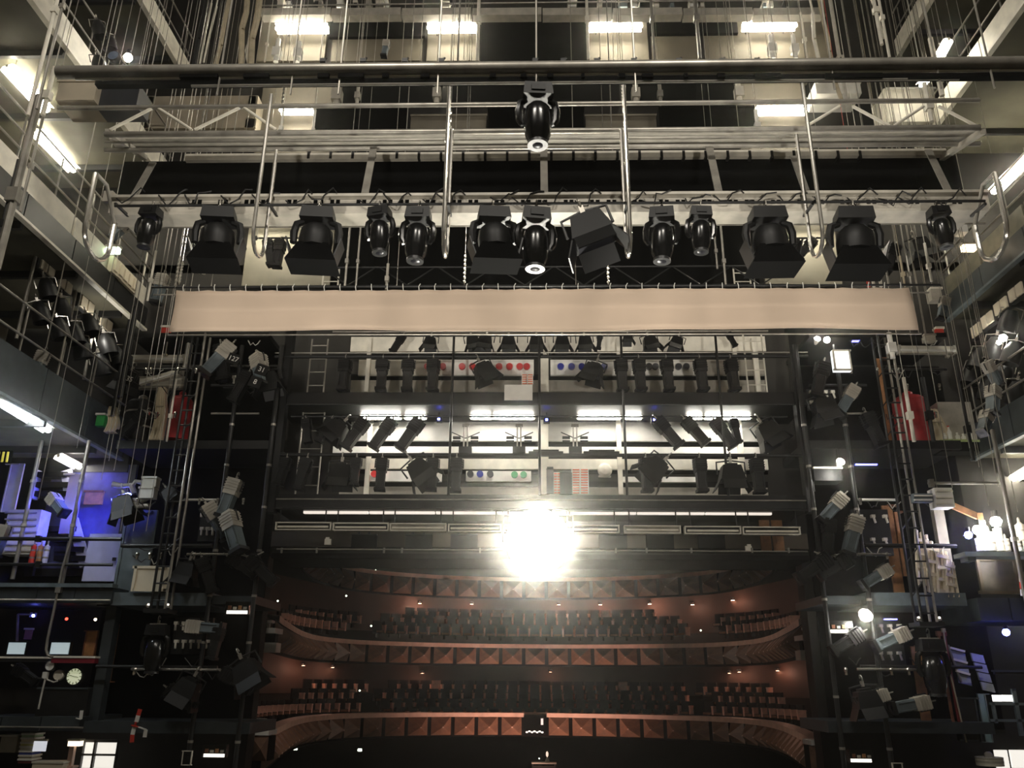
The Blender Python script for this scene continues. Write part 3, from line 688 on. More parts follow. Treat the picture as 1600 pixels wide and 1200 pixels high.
for x0, x1 in ((1188, 1204), (1207, 1224)): solo(rect(MB(), x0, x1, 812, 861, 23.4, .06).box(P(x0 + 8, 836, 23.39), (.1, .02, .5)), 'wood_board', WOOD, f'upright orange-brown board behind the last framed batten light, {"inner" if x0 < 1200 else "outer"} one', 'board')
# the dazzling floodlight
p = P(841, 846, 21.2)
t = thing('work_floodlight', 'dazzling white floodlight under the middle of the portal bridge', 'floodlight', p)
T = M.Translation(p) @ M.Rotation(pi / 2 + radians(8), 4, 'X')
part(MB().lathe([(.16, -.5), (.55, -.22), (.82, .0), (.84, .06), (.80, .06), (.5, -.16)], 24, T, caps=False), 'reflector', WHITE, t)
part(MB().lathe([(.80, .02), (.5, .08), (0, .1)], 24, T), 'lens', FLOODM, t)
part(MB().poly([p + V((-.9, .1, 0)), p + V((-.9, .15, .7)), p + V((.9, .15, .7)), p + V((.9, .1, 0))], .03, 6), 'yoke', CHAR, t)
part(MB().box(p + V((0, .15, .75)), (.14, .14, .2)), 'clamp', CHAR, t)

# ================================================================== THE HOUSE beyond the opening
HY0 = 24.7
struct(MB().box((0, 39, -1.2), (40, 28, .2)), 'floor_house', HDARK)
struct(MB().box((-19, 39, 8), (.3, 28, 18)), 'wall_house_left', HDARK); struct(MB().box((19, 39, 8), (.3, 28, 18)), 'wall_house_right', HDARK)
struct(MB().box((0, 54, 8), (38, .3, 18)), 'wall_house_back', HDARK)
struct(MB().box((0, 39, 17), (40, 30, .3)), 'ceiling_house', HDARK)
PLAN = [(-7.9, 26.0), (-8.5, 29.0), (-9.5, 35.0), (-9.6, 39), (-8.4, 42.2), (-5.4, 44.3), (-2.2, 45.2)]
PLAN = PLAN + [(0.15, 45.4)] + [(-x + .3, y) for x, y in reversed(PLAN)]
def spline(pts, n):
    out = []; k = len(pts)
    for i in range(k - 1):
        p0, p1, p2, p3 = [V(pts[max(0, min(k - 1, j))]) for j in (i - 1, i, i + 1, i + 2)]
        for s in range(n):
            u = s / n; out.append(.5 * ((2 * p1) + (-p0 + p2) * u + (2 * p0 - 5 * p1 + 4 * p2 - p3) * u * u + (-p0 + 3 * p1 - 3 * p2 + p3) * u ** 3))
    out.append(V(pts[-1])); return out
def resample(pts, step):
    L = [0]
    for a, b in zip(pts, pts[1:]): L.append(L[-1] + (b - a).length)
    n = max(1, round(L[-1] / step)); out = []; j = 0
    for k in range(n + 1):
        s = L[-1] * k / n
        while j < len(L) - 2 and L[j + 1] < s: j += 1
        u = (s - L[j]) / max(1e-9, L[j + 1] - L[j]); out.append(pts[j].lerp(pts[j + 1], u))
    return out
PATH = spline(PLAN, 10)
def offs(pts, d):
    out = []
    for i, p in enumerate(pts):
        t = (pts[min(i + 1, len(pts) - 1)] - pts[max(0, i - 1)]).normalized(); out.append(p + V((-t.y, t.x)) * d)
    return out
def ribbon(mb, A, za, B, zb):
    n = len(A); vs = [(p.x, p.y, za) for p in A] + [(p.x, p.y, zb) for p in B]
    return mb.add(vs, [(i, i + 1, n + i + 1, n + i) for i in range(n - 1)])
pan = MB()     # pyramid panel, unit width 1, height 1, front towards -Y
v5 = [(-.43, 0, 0), (.43, 0, 0), (.43, 0, 1), (-.43, 0, 1), (0, -.40, .44)]
pan.add(v5, [(0, 1, 4), (1, 2, 4), (2, 3, 4), (3, 0, 4)])
pan.use(1).box((0, -.37, .43), (.06, .05, .06))
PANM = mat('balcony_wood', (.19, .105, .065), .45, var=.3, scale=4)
pan_me = pan.mesh('pyramid_panel', [PANM, RIM], smooth=False)
def tier(zr, h, label, skip=None, w_=1.2):
    t = thing('balcony', label, 'balcony', (0, 45, zr - h)); o = ORG[t.name]
    A = resample(PATH, w_)
    B = offs(PATH, .0); g = MB()
    ribbon(g, offs(PATH, -.12), zr, offs(PATH, .35), zr + .02); ribbon(g, offs(PATH, -.12), zr - .2, offs(PATH, -.12), zr); ribbon(g, offs(PATH, .35), zr + .02, offs(PATH, .35), zr - .3)
    part(g, 'rim', RIM, t)
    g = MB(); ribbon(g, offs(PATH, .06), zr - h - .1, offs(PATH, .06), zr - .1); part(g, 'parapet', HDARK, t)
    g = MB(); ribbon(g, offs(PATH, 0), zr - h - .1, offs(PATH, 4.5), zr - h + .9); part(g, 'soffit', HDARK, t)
    for i in range(len(A) - 1):
        if skip and i in skip: continue
        a, b = A[i], A[i + 1]; c = (a + b) / 2; d = (b - a).normalized()
        q = bpy.data.objects.new('pyramid_panel', pan_me); COL.objects.link(q); q.parent = t
        q.matrix_basis = M.Translation(V((c.x, c.y, zr - h)) - o) @ M.Rotation(atan2(d.y, d.x), 4, 'Z') @ M.Diagonal((w_ * .99, w_, h - .16, 1))
    return t, A
zl = P(842, 1114, 45.4).z; zm = P(842, 1007, 45.4).z; zu = P(842, 903, 45.4).z
A0 = resample(PATH, 1.2); mid = min(range(len(A0) - 1), key=lambda i: abs((A0[i].x + A0[i + 1].x) / 2 - P(839, 1130, 45).x))
tier(zl, 1.05, 'lowest auditorium balcony with pyramid panels and a pale wooden rim', {mid})
tier(zm, 1.0, 'middle auditorium balcony with pyramid panels'); tier(zu, 1.05, 'dim top auditorium balcony just under the stage opening header')
# projection box in the lowest balcony front
c = (A0[mid] + A0[mid + 1]) / 2
t = thing('control_box', 'dark box with lit controls set in the middle of the lowest balcony front', 'box', (c.x, c.y, zl - 1.0))
part(MB().box((c.x, c.y - .12, zl - .55), (1.15, .3, .9)), 'case', MATT, t)
for q in range(7): part(MB().box((c.x - .42 + q * .13, c.y - .29, zl - .9 + .04 * (q % 2)), (.1, .03, .06)), 'lit_control', SCRW, t)
part(MB().box((c.x + .35, c.y - .29, zl - .4), (.12, .02, .3)), 'window', SCRN, t)
# side ends of the balconies by the opening
def balcony_end(x0, x1, yr, yb, xs, label, pyramid):
    Y = 25.2; t = thing('balcony_end', label, 'balcony', P((x0 + x1) / 2, yb, Y)); h = (yb - yr)
    part(rect(MB(), x0, x1, yr, yr + 8, Y - .1, .8), 'top_rail', WHITE, t)  # painted white, the stage tubes' light on the rim put in colour
    if pyramid:
        a = P(x0, yb, Y); b = P(x1, yr + 9, Y); m_ = P((x0 + x1) / 2 + 3, yr + h * .62, Y - .35); g = MB()
        g.add([a, (b.x, Y, a.z), b, (a.x, Y, b.z), m_], [(0, 1, 4), (1, 2, 4), (2, 3, 4), (3, 0, 4)]); o = part(g, 'pyramid_panel', PANM, t)
        part(rect(MB(), x0, x1, yr + 9, yb, Y + .02, .6), 'core', HDARK, t)
    else:
        part(rect(MB(), x0 - 3, x1 + 1, yb - 15, yb, Y - .05, .5), 'front_painted_lit', WHITE, t); part(rect(MB(), x0, x1, yr + 8, yb - 15, Y + .3, .3), 'dark_recess', HDARK, t)  # front painted white for the same tube light
    part(rect(MB(), xs[0], xs[1], xs[2], xs[2] + 4, Y, .3), 'handrail', PALE, t); part(rect(MB(), (xs[0] + xs[1]) / 2 - 2, (xs[0] + xs[1]) / 2 + 2, xs[2] + 3, yr + 1, Y + .1, .1), 'handrail_post', GREY, t)
balcony_end(388, 420, 1141, 1189, (393, 412, 1123), 'end of the lowest balcony with one big pyramid, left of the stage opening', True)
balcony_end(1268, 1302, 1157, 1206, (1276, 1298, 1142), 'end of the lowest balcony with one big pyramid, right of the stage opening', True)
balcony_end(411, 430, 981, 1019, (413, 425, 969), 'end of the middle balcony, painted white as lit, left of the stage opening', False)
balcony_end(1254, 1277, 992, 1031, (1257, 1275, 980), 'end of the middle balcony, painted white as lit, right of the stage opening', False)
# a desk in the stalls, its light put in as a glowing front
p = P(850, 1192, 40.0); t = thing('control_desk', 'small desk with glowing front standing in the dark stalls below the lowest balcony', 'desk', p - V((0, 0, 1.0)))
part(MB().box(p, (1.1, .5, .05)), 'top', PALE, t); part(MB().box(p + V((0, .1, -.2)), (1.05, .1, .12)), 'shade_bar', BLACK, t); part(MB().box(p + V((-.15, -.05, -.38)), (.75, .1, .2)), 'glowing_front', SCRW, t)  # black bar painted as shade under the top; front glows as if lit
for q in (-.5, .5): part(MB().box(p + V((q, .1, -.6)), (.06, .3, 1.1)), 'leg', BLACK, t)
q = P(855, 1190.5, 40.0); t = thing('table_lamp', 'small pale lamp with a cone foot glowing on the desk in the stalls', 'lamp', q); T = M.Translation(q)
part(MB().lathe([(.11, 0), (.09, .06), (.03, .17), (.02, .2)], 12, T), 'foot', PALE, t); part(MB().lathe([(.02, .2), (.055, .28), (.05, .38), (0, .44)], 10, T), 'bulb', emat('peach_bulb', (1, .72, .55), 1.2), t)
q = P(842.5, 1190.5, 40.0); star(q + V((0, 0, .14)), .03, 'tiny white light at the left end of the desk in the stalls', EXITM)
# seats
sg = MB(); sg.box((0, .10, .36), (.5, .10, .62)); sg.box((0, -.08, .12), (.48, .34, .14)); sg.box((0, .06, .0), (.08, .2, .3)); sg.use(1); sg.box((.30, -.05, .24), (.10, .4, .36)).box((.30, -.05, .44), (.12, .42, .06)); sg.use(2).box((0, -.26, .12), (.40, .02, .10))
seat_me = sg.mesh('theatre_seat', [SEATM, SEATARM, DWOOD])
lits = mat('seat_back_lit_tone', (.62, .42, .34), .6)  # paler copy of the seat back, light on it put in colour
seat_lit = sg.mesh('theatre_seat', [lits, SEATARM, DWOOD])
def seat_row(off, yc, x0, x1, label, group, lit=()):
    A = resample(offs(PATH, off), .62); k = 0; row = []
    z = P(842, yc, 45.4 + off).z
    for a, b in zip(A, A[1:]):
        c = (a + b) / 2; d = (b - a).normalized()
        # where the row stands: between the aisles given in metres across the house
        if not (x0 <= c.x <= x1) or (c.y < 36): continue
        special = k in lit; k += 1
        o = bpy.data.objects.new('theatre_seat', seat_lit if special else seat_me); COL.objects.link(o); row.append((c.x, o))
        o.location = (c.x, c.y, z - .62); o.rotation_euler = (0, 0, atan2(d.y, d.x))
        tag(o, label, 'seat', group); o['lit'] = int(special)
    row.sort(key=lambda q: q[0]); n = len(row)
    for i, (x, o) in enumerate(row):
        fl_ = f'{ORD[i]} from the left' if i < (n + 1) // 2 else f'{ORD[n - 1 - i]} from the right'
        o['label'] = (label.replace('dark red seat with wooden arm', 'seat painted pale as lit') if o['lit'] else label) + ', ' + fl_; del o['lit']
for k, (off, yc, ex, lit) in enumerate(((1.0, 1107, 7.2, ()), (2.0, 1094, 8.0, ()), (3.0, 1079, 8.4, ()), (4.0, 1066, 8.0, (4, 21)))):
    w_ = ['front', 'second', 'third', 'back'][k]
    for a, b, nm in ((-ex, ex, 'centre'),) + (((-11.8, -ex - .9, 'left wing'), (ex + .9, 11.9, 'right wing')) if k else ()):
        seat_row(off, yc, a, b, f'dark red seat with wooden arm, {w_} row {nm}, lowest balcony', f'{w_} row {nm} seats of the lowest balcony', lit if nm == 'centre' else ())
for k, (off, yc, ex, lit) in enumerate(((1.2, 978, 8.2, ()), (2.2, 966, 8.0, (5,)), (3.2, 955, 7.0, (8, 9, 18)))):
    w_ = ['front', 'second', 'back'][k]
    for a, b, nm in ((-ex, ex, 'centre'),) + (((-11.6, -ex - 1.2, 'left wing'), (ex + 1.2, 11.8, 'right wing')) if k < 2 else ()):
        seat_row(off, yc, a, b, f'dark red seat with wooden arm, {w_} row {nm}, middle balcony', f'{w_} row {nm} seats of the middle balcony', lit if nm == 'centre' else ())
# balcony back walls and rakes
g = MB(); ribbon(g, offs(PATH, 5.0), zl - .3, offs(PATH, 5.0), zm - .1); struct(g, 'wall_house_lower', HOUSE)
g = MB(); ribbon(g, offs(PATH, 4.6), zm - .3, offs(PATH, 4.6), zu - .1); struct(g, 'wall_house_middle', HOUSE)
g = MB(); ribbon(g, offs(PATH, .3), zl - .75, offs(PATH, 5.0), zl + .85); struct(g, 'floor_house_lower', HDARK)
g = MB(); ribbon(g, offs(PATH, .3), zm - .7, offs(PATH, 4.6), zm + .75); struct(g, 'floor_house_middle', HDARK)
DL = ['first', 'second', 'third', 'fourth', 'fifth', 'sixth', 'seventh', 'outermost left', 'second on the left', 'upper of a pair', 'lower of a pair', 'outermost right', 'at the left aisle', 'in the middle']
# warm downlights on the rear walls
for i, (x, y, off, k) in enumerate(((656, 943, 4.3, 1), (737, 944, 4.3, 1), (873, 945, 4.3, 1), (938, 945, 4.3, 1), (1015, 944, 4.3, 1), (1082, 945, 4.3, .45), (1145, 938, 4.3, .4), (474, 1040, 4.6, .45), (520, 1043, 4.6, .25), (1140, 1052, 4.6, .2), (1155, 1050, 4.6, .25), (1215, 1048, 4.6, .35), (660, 1052, 4.6, .25), (860, 1050, 4.6, .3))):
    # stand it at the rear wall of its balcony along the pixel's direction
    Y = 49.5 if off < 4.5 else 50.0
    for _ in range(6):
        p = P(x, y, Y); near = min(offs(PATH, off), key=lambda q: abs(q.x - p.x) + (0 if q.y > 38 else 50)); Y = near.y
    p = P(x, y, Y)
    t = thing('downlight', f'small warm downlight on the rear wall of the {"middle" if off < 4.5 else "lowest"} balcony, {DL[i]}', 'light', p)
    part(MB().lathe([(.12, 0), (.12, .12), (.05, .16)], 10, M.Translation(p)), 'housing', CHAR, t); part(MB().lathe([(.1, -.005), (0, -.01)], 10, M.Translation(p)), 'lens', WARMD, t)
    lamp('POINT', 'downlight_glow', p + V((0, -.55, -.1)), 62 * k, (1, .50, .34), size=.1)
# exit lights in the dark stalls and small lamps
for i, (x, y, Y) in enumerate(((461, 1170, 46), (562, 1172, 48), (1265, 1182, 44))):
    p = P(x, y, Y); solo(MB().box(p, (.20, .06, .10)).box(p + V((0, .06, 0)), (.2, .06, .12)), 'exit_light', EXITM, f'tiny glowing exit light in the dark under the lowest balcony, {nth(i, 3)}', 'exit light')
for i, (x, y, Y) in enumerate(((434, 939, 42), (580, 978, 45), (562, 1079, 46), (1095, 985, 45), (1128, 937, 47), (541, 931, 44), (585, 875, 50), (587, 891, 50), (1088, 880, 50), (1083, 896, 50))):
    star(P(x, y, Y), .045, f'small white lamp in the dark house, {["high by the opening edge", "at the aisle end of the middle balcony", "at the aisle end of the lowest balcony", "at the far aisle end of the middle balcony", "over the middle balcony", "over the dark middle wing", "under the header near its first flag", "below the other header lamp near the first flag", "under the header past the fourth flag", "below the other header lamp past the fourth flag"][i]}', EXITM)

# ================================================================== TOWERS beside the opening (front plane Y 21.6)
YT = 21.6
def bx(name, x0, x1, y0, y1, Y, D, m, label, cat, group=None, trim=None, tm=None, up=False):
    """a boxy thing with a raised rim or lid"""
    t = thing(name, label, cat, P((x0 + x1) / 2, y1, Y), group)
    if up:
        for x in (x0 + 2, x1 - 2): c = P(x, y0, Y + D / 2); part(MB().tube((c.x, Y + D / 2, c.z), (c.x, Y + D / 2, HT), .01, 5), 'hanger', WIRE, t)
    part(rect(MB(), x0, x1, y0, y1, Y, D), 'body', m, t)
    w_ = max(1.0, (x1 - x0) * .08)
    if trim == 'frame':
        for n_, q in (('edge', (x0, x1, y0, y0 + w_)), ('edge', (x0, x1, y1 - w_, y1)), ('edge', (x0, x0 + w_, y0, y1)), ('edge', (x1 - w_, x1, y0, y1))): part(rect(MB(), *q, Y - .03, .06), n_, tm or STEEL, t)
    elif trim == 'lid': part(rect(MB(), x0 - 1, x1 + 1, y0 - 2, y0 + 1, Y - .03, D + .06), 'lid', tm or m, t)
    elif trim == 'bars':
        n = max(2, int((y1 - y0) / 9))
        for k in range(n): y = y0 + (y1 - y0) * (k + .5) / n; part(rect(MB(), x0 + 1, x1 - 1, y - 1.2, y + 1.2, Y - .03, .05), 'slat', tm or CHAR, t)
    elif trim == 'handle': x = (x0 + x1) / 2; part(rect(MB(), x1 - w_ * 2.2, x1 - w_, (y0 + y1) / 2, (y0 + y1) / 2 + 5, Y - .05, .06), 'handle', tm or CHROME, t)
    return t
def tower(sx, label):
    t = thing('stage_tower', label, 'tower', (sx * 9.3, YT, 0))
    def mx(x): return x if sx < 0 else 1684 - x      # mirrored column about the stage centre line
    def fl(y0, y1, xa, xb, m, nm='floor_edge'):
        a, b = sorted((mx(xa), mx(xb))); part(hbeam(MB(), a, b, y0, y1, YT, 2.2), nm, m, t)
    fl(688, 701, 182, 424, BLACK); fl(926, 946, 174, 330, LSLATE); fl(931, 944, 331, 400, SLATE); fl(1128, 1146, 130, 390, SLATE)
    fl(520, 527, 205, 420, BLACK, 'floor_edge')
    for x, xy, r, m in ((412, 800, .06, CHAR), (346, 790, .06, CHAR), (433, 600, .045, BLACK)):
        c = P(mx(x), xy, YT - .1); part(MB().tube((c.x, c.y, .0 if x < 430 else 9), (c.x, c.y, 13.2), r, 10), 'post', m, t)
        for k in range(9 if r > .05 else 0): part(MB().tube((c.x, c.y, 1.6 + k * 1.15), (c.x, c.y, 1.66 + k * 1.15), r + .012, 10), 'collar', STEEL, t)
    for y, xa, xb, m, r, Yo in ((781, 284, 348, WHITE, .035, 0), (853, 190, 332, CHAR, .06, 0), (866, 292, 372, CHROME, .035, -.15), (1046, 205, 345, CHROME, .035, -.15), (1042, 150, 340, CHAR, .04, 0), (602, 330, 420, CHAR, .04, 0), (646, 330, 405, STEEL, .03, 0), (577, 205, 300, CHAR, .04, 0)):
        a, b = sorted((mx(xa), mx(xb))); part(hpipe(MB(), a, b, y, YT + Yo, r), 'rail', m, t)
    pts = [P(mx(x), y, YT - .2) for x, y in ((372, 866), (385, 869), (400, 868), (412, 862))]
    part(MB().poly(pts, .02, 6), 'slung_cable', CABLEW, t)
    z0 = P(842, 1140, YT).z; z1 = P(842, 528, YT).z; part(MB().box((sx * 10.1 + .15, YT + 2.3, (z0 + z1) / 2), (4.6, .05, z1 - z0)), 'back_cloth', MATT, t)
    return t
tower(-1, 'black steel tower left of the stage opening, hung with lamps on several floors')
tower(1, 'black steel tower right of the stage opening, hung with lamps on several floors')
def mast(x, xy, y0, y1, w_, label, Y=YT - .35):
    c = P(x, xy, Y); z0 = P(x, y1, Y).z; z1 = P(x, y0, Y).z; t = thing('truss_mast', label, 'truss', (c.x, Y, z0)); h = w_ / 2
    for i in (-1, 1):
        for j in (-1, 1): part(MB().tube((c.x + i * h, Y + j * h, z0), (c.x + i * h, Y + j * h, z1), .035, 8), 'chord', STEEL if i > 0 else CHAR, t)
    n = int((z1 - z0) / .42)
    for k in range(n):
        z = z0 + .2 + k * .42
        part(MB().tube((c.x - h, Y - h, z), (c.x + h, Y - h, z), .022, 6), 'rung', CHAR, t)
        if k % 2: part(MB().tube((c.x - h, Y + h, z), (c.x + h, Y + h, z + .42), .018, 6), 'brace', CHAR, t)
    part(MB().box((c.x, Y, z0 - .06), (w_ + .25, w_ + .25, .1)), 'end_plate', CHAR, t)
    for i in (-1, 1): part(MB().lathe([(.05, 0), (.07, .05), (.05, .1)], 8, M.Translation((c.x + i * (h + .07), Y - h, z0 + .02))), 'roller', CHROME, t)
    return c.x, Y, z0
m1 = mast(274, 800, 524, 952, .36, 'slim ladder-like truss mast in front of the left stage tower')
m2 = mast(1420, 800, 524, 972, .36, 'slim ladder-like truss mast in front of the right stage tower')
place(MOV, (m1[0], m1[1] - .0, m1[2] - .22), s=1.15, label='black moving head hanging from the foot of the left truss mast')
place(MOV, (m2[0], m2[1] - .0, m2[2] - .22), s=1.3, label='black moving head hanging from the foot of the right truss mast')
# socket panels with rows of pale plugs
def sockets(x0, x1, y0, y1, rows, cols, label, Y=YT + .5):
    t = thing('plug_board', label, 'plug board', P((x0 + x1) / 2, y1, Y))
    part(rect(MB(), x0, x1, y0, y1, Y, .12), 'panel', CHAR, t)
    for r in range(rows):
        for k in range(cols):
            x = x0 + (x1 - x0) * (k + .5) / cols; y = y0 + (y1 - y0) * (r + .3) / rows; p = P(x, y, Y - .05); s_ = S(p)
            part(MB().box(p, (6 * s_, .12, 4.5 * s_)).tube(p + V((0, -.05, -2 * s_)), p + V((.02, -.08, -11 * s_)), 1.7 * s_, 6), 'plug', PALE, t)
    return t
sockets(312, 347, 789, 846, 2, 4, 'panel of pale plugs behind the grey spotlights on the left tower')
sockets(270, 330, 965, 1022, 2, 5, 'panel of pale plugs beside the moving head at the left mast foot')
sockets(350, 406, 583, 606, 1, 5, 'row of pale plugs near the top of the left tower')
sockets(1335, 1392, 796, 868, 2, 3, 'panel of pale plugs beside the brown planks on the right tower')
sockets(1368, 1412, 965, 1050, 2, 3, 'panel of pale plugs beside the moving head at the right mast foot')
sockets(1262, 1306, 608, 640, 2, 4, 'rows of pale plugs near the top of the right tower')
# spotlights on the towers
def num(txt, p, h, label_parent):
    cu = bpy.data.curves.new('number', 'FONT'); cu.body = txt; cu.size = h; cu.align_x = 'CENTER'; cu.align_y = 'CENTER'; cu.extrude = .004
    o = bpy.data.objects.new('number', cu); COL.objects.link(o); bpy.context.view_layer.update(); me = bpy.data.meshes.new_from_object(o.evaluated_get(bpy.context.evaluated_depsgraph_get())); bpy.data.objects.remove(o)
    o = bpy.data.objects.new('number', me); COL.objects.link(o); me.materials.clear(); me.materials.append(WHITE); o.parent = label_parent; o.location = p; return o
LT = 'on the left tower'; RT = 'on the right tower'
SP = [
 (GPROF, 318, 781, 62, -38, 30, f'grey spotlight leaning inward in front of the plug panel {LT}'),
 (GPROF, 355, 795, 66, -26, -20, f'grey-backed spotlight beside the second post {LT}'),
 (GPROF, 372, 742, 60, 14, 0, f'tan-sided spotlight hanging alone above the others {LT}'),
 (PROF, 352, 866, 52, -58, 10, f'spotlight lying almost level under the white rail {LT}'),
 (PROF, 314, 866, 54, -24, 10, f'spotlight slanting under the white rail beside the mast {LT}'),
 (PROF, 384, 868, 56, -50, 0, f'spotlight lying aslant by the slung cable {LT}'),
 (FLD, 300, 866, 40, 10, 0, f'floodlight close behind the mast under the white rail {LT}'),
 (GPROF, 286, 978, 56, -86, 0, f'grey spotlight lying level across the plug panel at the left mast foot'),
 (PROF, 345, 975, 46, 8, 0, f'small pale-lit spotlight upright below the grey floor edge {LT}'),
 (FLD, 372, 1018, 54, -32, 0, f'dark floodlight by the inner post {LT}'),
 (PROF, 342, 1046, 54, -62, 0, f'spotlight swung out low by the inner post {LT}'),
 (PROF, 258, 1072, 52, -58, 0, f'spotlight swung out low beside the mast line {LT}'),
 (FLD, 310, 1046, 48, 24, 0, f'dark floodlight under the lowest rail {LT}'),
 (GPROF, 366, 534, 62, 32, 25, f'pale spotlight turned outward near the top {LT}'),
 (PROF, 345, 534, 58, -12, 0, f'black spotlight upright near the top {LT}'),
 (GPROF, 402, 550, 56, -20, -30, f'grey spotlight with raised rear near the top inner edge {LT}'),
 (PROF, 392, 577, 50, 22, 0, f'black spotlight over the top plug row {LT}'),
 (FLD, 418, 570, 44, -12, 0, f'black floodlight at the top inner edge {LT}'),
 (FLD, 210, 570, 40, 20, -20, f'dark box spotlight outside the mast near the top {LT}'),
 (PROF, 232, 640, 48, 40, 0, f'spotlight leaning outward by the white bundle {LT}'),
 (PROF, 1288, 562, 56, 18, 0, f'black spotlight near the top inner edge {RT}'),
 (FLD, 1276, 610, 46, -14, 0, f'black floodlight over the top plug rows {RT}'),
 (GPROF, 1338, 600, 52, 34, 0, f'grey spotlight beside the bright white square lamp {RT}'),
 (PROF, 1350, 640, 54, -18, 0, f'black spotlight below the bright white square lamp {RT}'),
 (GPROF, 1322, 770, 56, 44, 0, f'pale spotlight leaning inward beneath the lit work lamp {RT}'),
 (PROF, 1296, 805, 52, 10, 0, f'tan-lit spotlight by the inner post {RT}'),
 (GPROF, 1340, 800, 62, 20, 0, f'white-faced spotlight left of the plug panel by the brown planks'),
 (PROF, 1335, 868, 58, 62, 0, f'spotlight lying aslant under the white rail {RT}'),
 (PROF, 1302, 868, 60, 58, 0, f'spotlight lying aslant by the slung cable {RT}'),
 (GPROF, 1395, 885, 52, 60, 0, f'grey spotlight lying level near the brown planks {RT}'),
 (GPROF, 1424, 985, 58, 68, 0, 'grey spotlight swung inward beside the moving head of the right mast'),
 (PROF, 1352, 985, 56, 60, 0, f'spotlight lying aslant just beneath the bright lamp {RT}'),
 (FLD, 1345, 1060, 50, -8, 0, f'dark floodlight under the lowest rail {RT}'),
 (GPROF, 1392, 1082, 50, 74, 0, f'grey spotlight lying level below the lowest rail {RT}'),
 (GPROF, 1458, 1095, 58, 80, 0, f'large grey spotlight lying level, lowest of those {RT}'),
]
for pr, x, y, h, a, pan_, lab in SP: hang(pr, x, y, YT - .25, h * 1.18, lab, lean=a, pan=pan_)
for x, y, e in ((1313, 735, 45), (1352, 975, 60)): lamp('POINT', 'tower_work_light', P(x, y, YT - .6), e, (1, .95, .86), size=.1)
# numbered plates on three lamps near the top of the left tower
for x, y, tx, wd in ((200, 592, '135', 'outside the mast, beside the black barrel'), (365, 561, '127', 'highest of those over the top plug row'), (409, 578, '31', 'by the top inner edge of the left tower'), (399, 597, '8', 'lowest of those over the top plug row')):
    p = P(x, y, YT - .75); t = thing('number_plate', f'black lamp plate with a white number, {wd}', 'plate', p)
    part(MB().box(p, (.34, .03, .3), RY(18)).box(p + V((0, .05, 0)), (.2, .08, .2), RY(18)), 'plate', BLACK, t); part(MB().tube(p + V((0, .06, 0)), (p.x, YT - .02, p.z + .05), .02, 6), 'stem', CHAR, t)
    o = num(tx, V((0, -.02, 0)), .2, t); o.rotation_euler = (pi / 2, radians(18), 0)
# bright work lamps on the right tower
for x, y, r, lab in ((1313, 722, .11, 'lit work lamp above a black box on the right tower'), (1352, 962, .17, 'dazzling lamp under the grey floor edge of the right tower'), (1277, 530, .09, 'small white lamp at the hem end of the beige cloth')):
    p = P(x, y, YT - .3); t = thing('work_lamp', lab, 'lamp', p); T = M.Translation(p) @ M.Rotation(radians(70), 4, 'X')
    part(MB().lathe([(r * .4, -.2), (r, 0), (r * 1.05, .03), (r * .9, .02)], 14, T, caps=False), 'reflector', WHITE, t); part(MB().lathe([(r * .9, .0), (0, .04)], 14, T), 'lens', SPOTM, t)
    part(MB().tube(p + V((0, .15, 0)), p + V((0, .15, .4)), .02, 6), 'stem', CHAR, t)
bx('equipment_box', 1272, 1316, 731, 751, YT - .2, .5, BLACK, 'black box under the lit work lamp on the right tower', 'box', trim='lid', tm=PALE)
bx('square_lamp', 1303, 1330, 546, 578, YT - .4, .2, emat('square_lamp_face', (.95, 1, 1), 1.3), 'bright white square lamp near the top of the right tower', 'lamp', trim='frame', tm=PALE)
for x0, y0, lab in ((352, 948, 'lit screen glowing under the grey floor edge of the left tower'), (1296, 978, 'lit screen glowing beside the dazzling lamp on the right tower'), (316, 1172, 'lit screen low on the left tower beneath its bottom beam'), (1328, 1180, 'lit screen low on the right tower beneath its bottom beam')):
    t = thing('screen', lab, 'screen', P(x0 + 18, y0 + 16, YT - .15)); part(rect(MB(), x0, x0 + 37, y0 - 8, y0 + 12, YT - .1, .2), 'casing', GLOSS, t)
    part(rect(MB(), x0 + 2, x0 + 34, y0 + 6, y0 + 11, YT - .13, .03), 'lit_strip', SCRW, t)
    for k in range(4): part(rect(MB(), x0 + 4 + k * 8, x0 + 9 + k * 8, y0 - 2 + k % 2 * 2, y0 + 4, YT - .13, .03), 'control_light', [DWOOD, PALE, WOOD, GREY][k], t)
for x0, x1, y, l in ((1331, 1345, 532, 'small blue light at the hem of the beige cloth over the right tower'), (1336, 1372, 725, 'thin blue light strip beside the lit work lamp on the right tower'), (1381, 1403, 967, 'thin blue light strip beside the dazzling lamp of the right tower')):
    t = thing('blue_strip', l, 'lamp', P(x0, y, YT)); part(rect(MB(), x0, x1, y - 2.5, y + .5, YT - .05, .1), 'casing', CHAR, t); part(rect(MB(), x0 + 1, x1 - 1, y - .5, y + 1.6, YT - .07, .06), 'lit_strip', emat('blue_strip', (.10, .10, 1), 5), t)
star(P(1292, 531, YT - .2), .09, 'small bluish-white lamp at the hem of the beige cloth over the right tower')
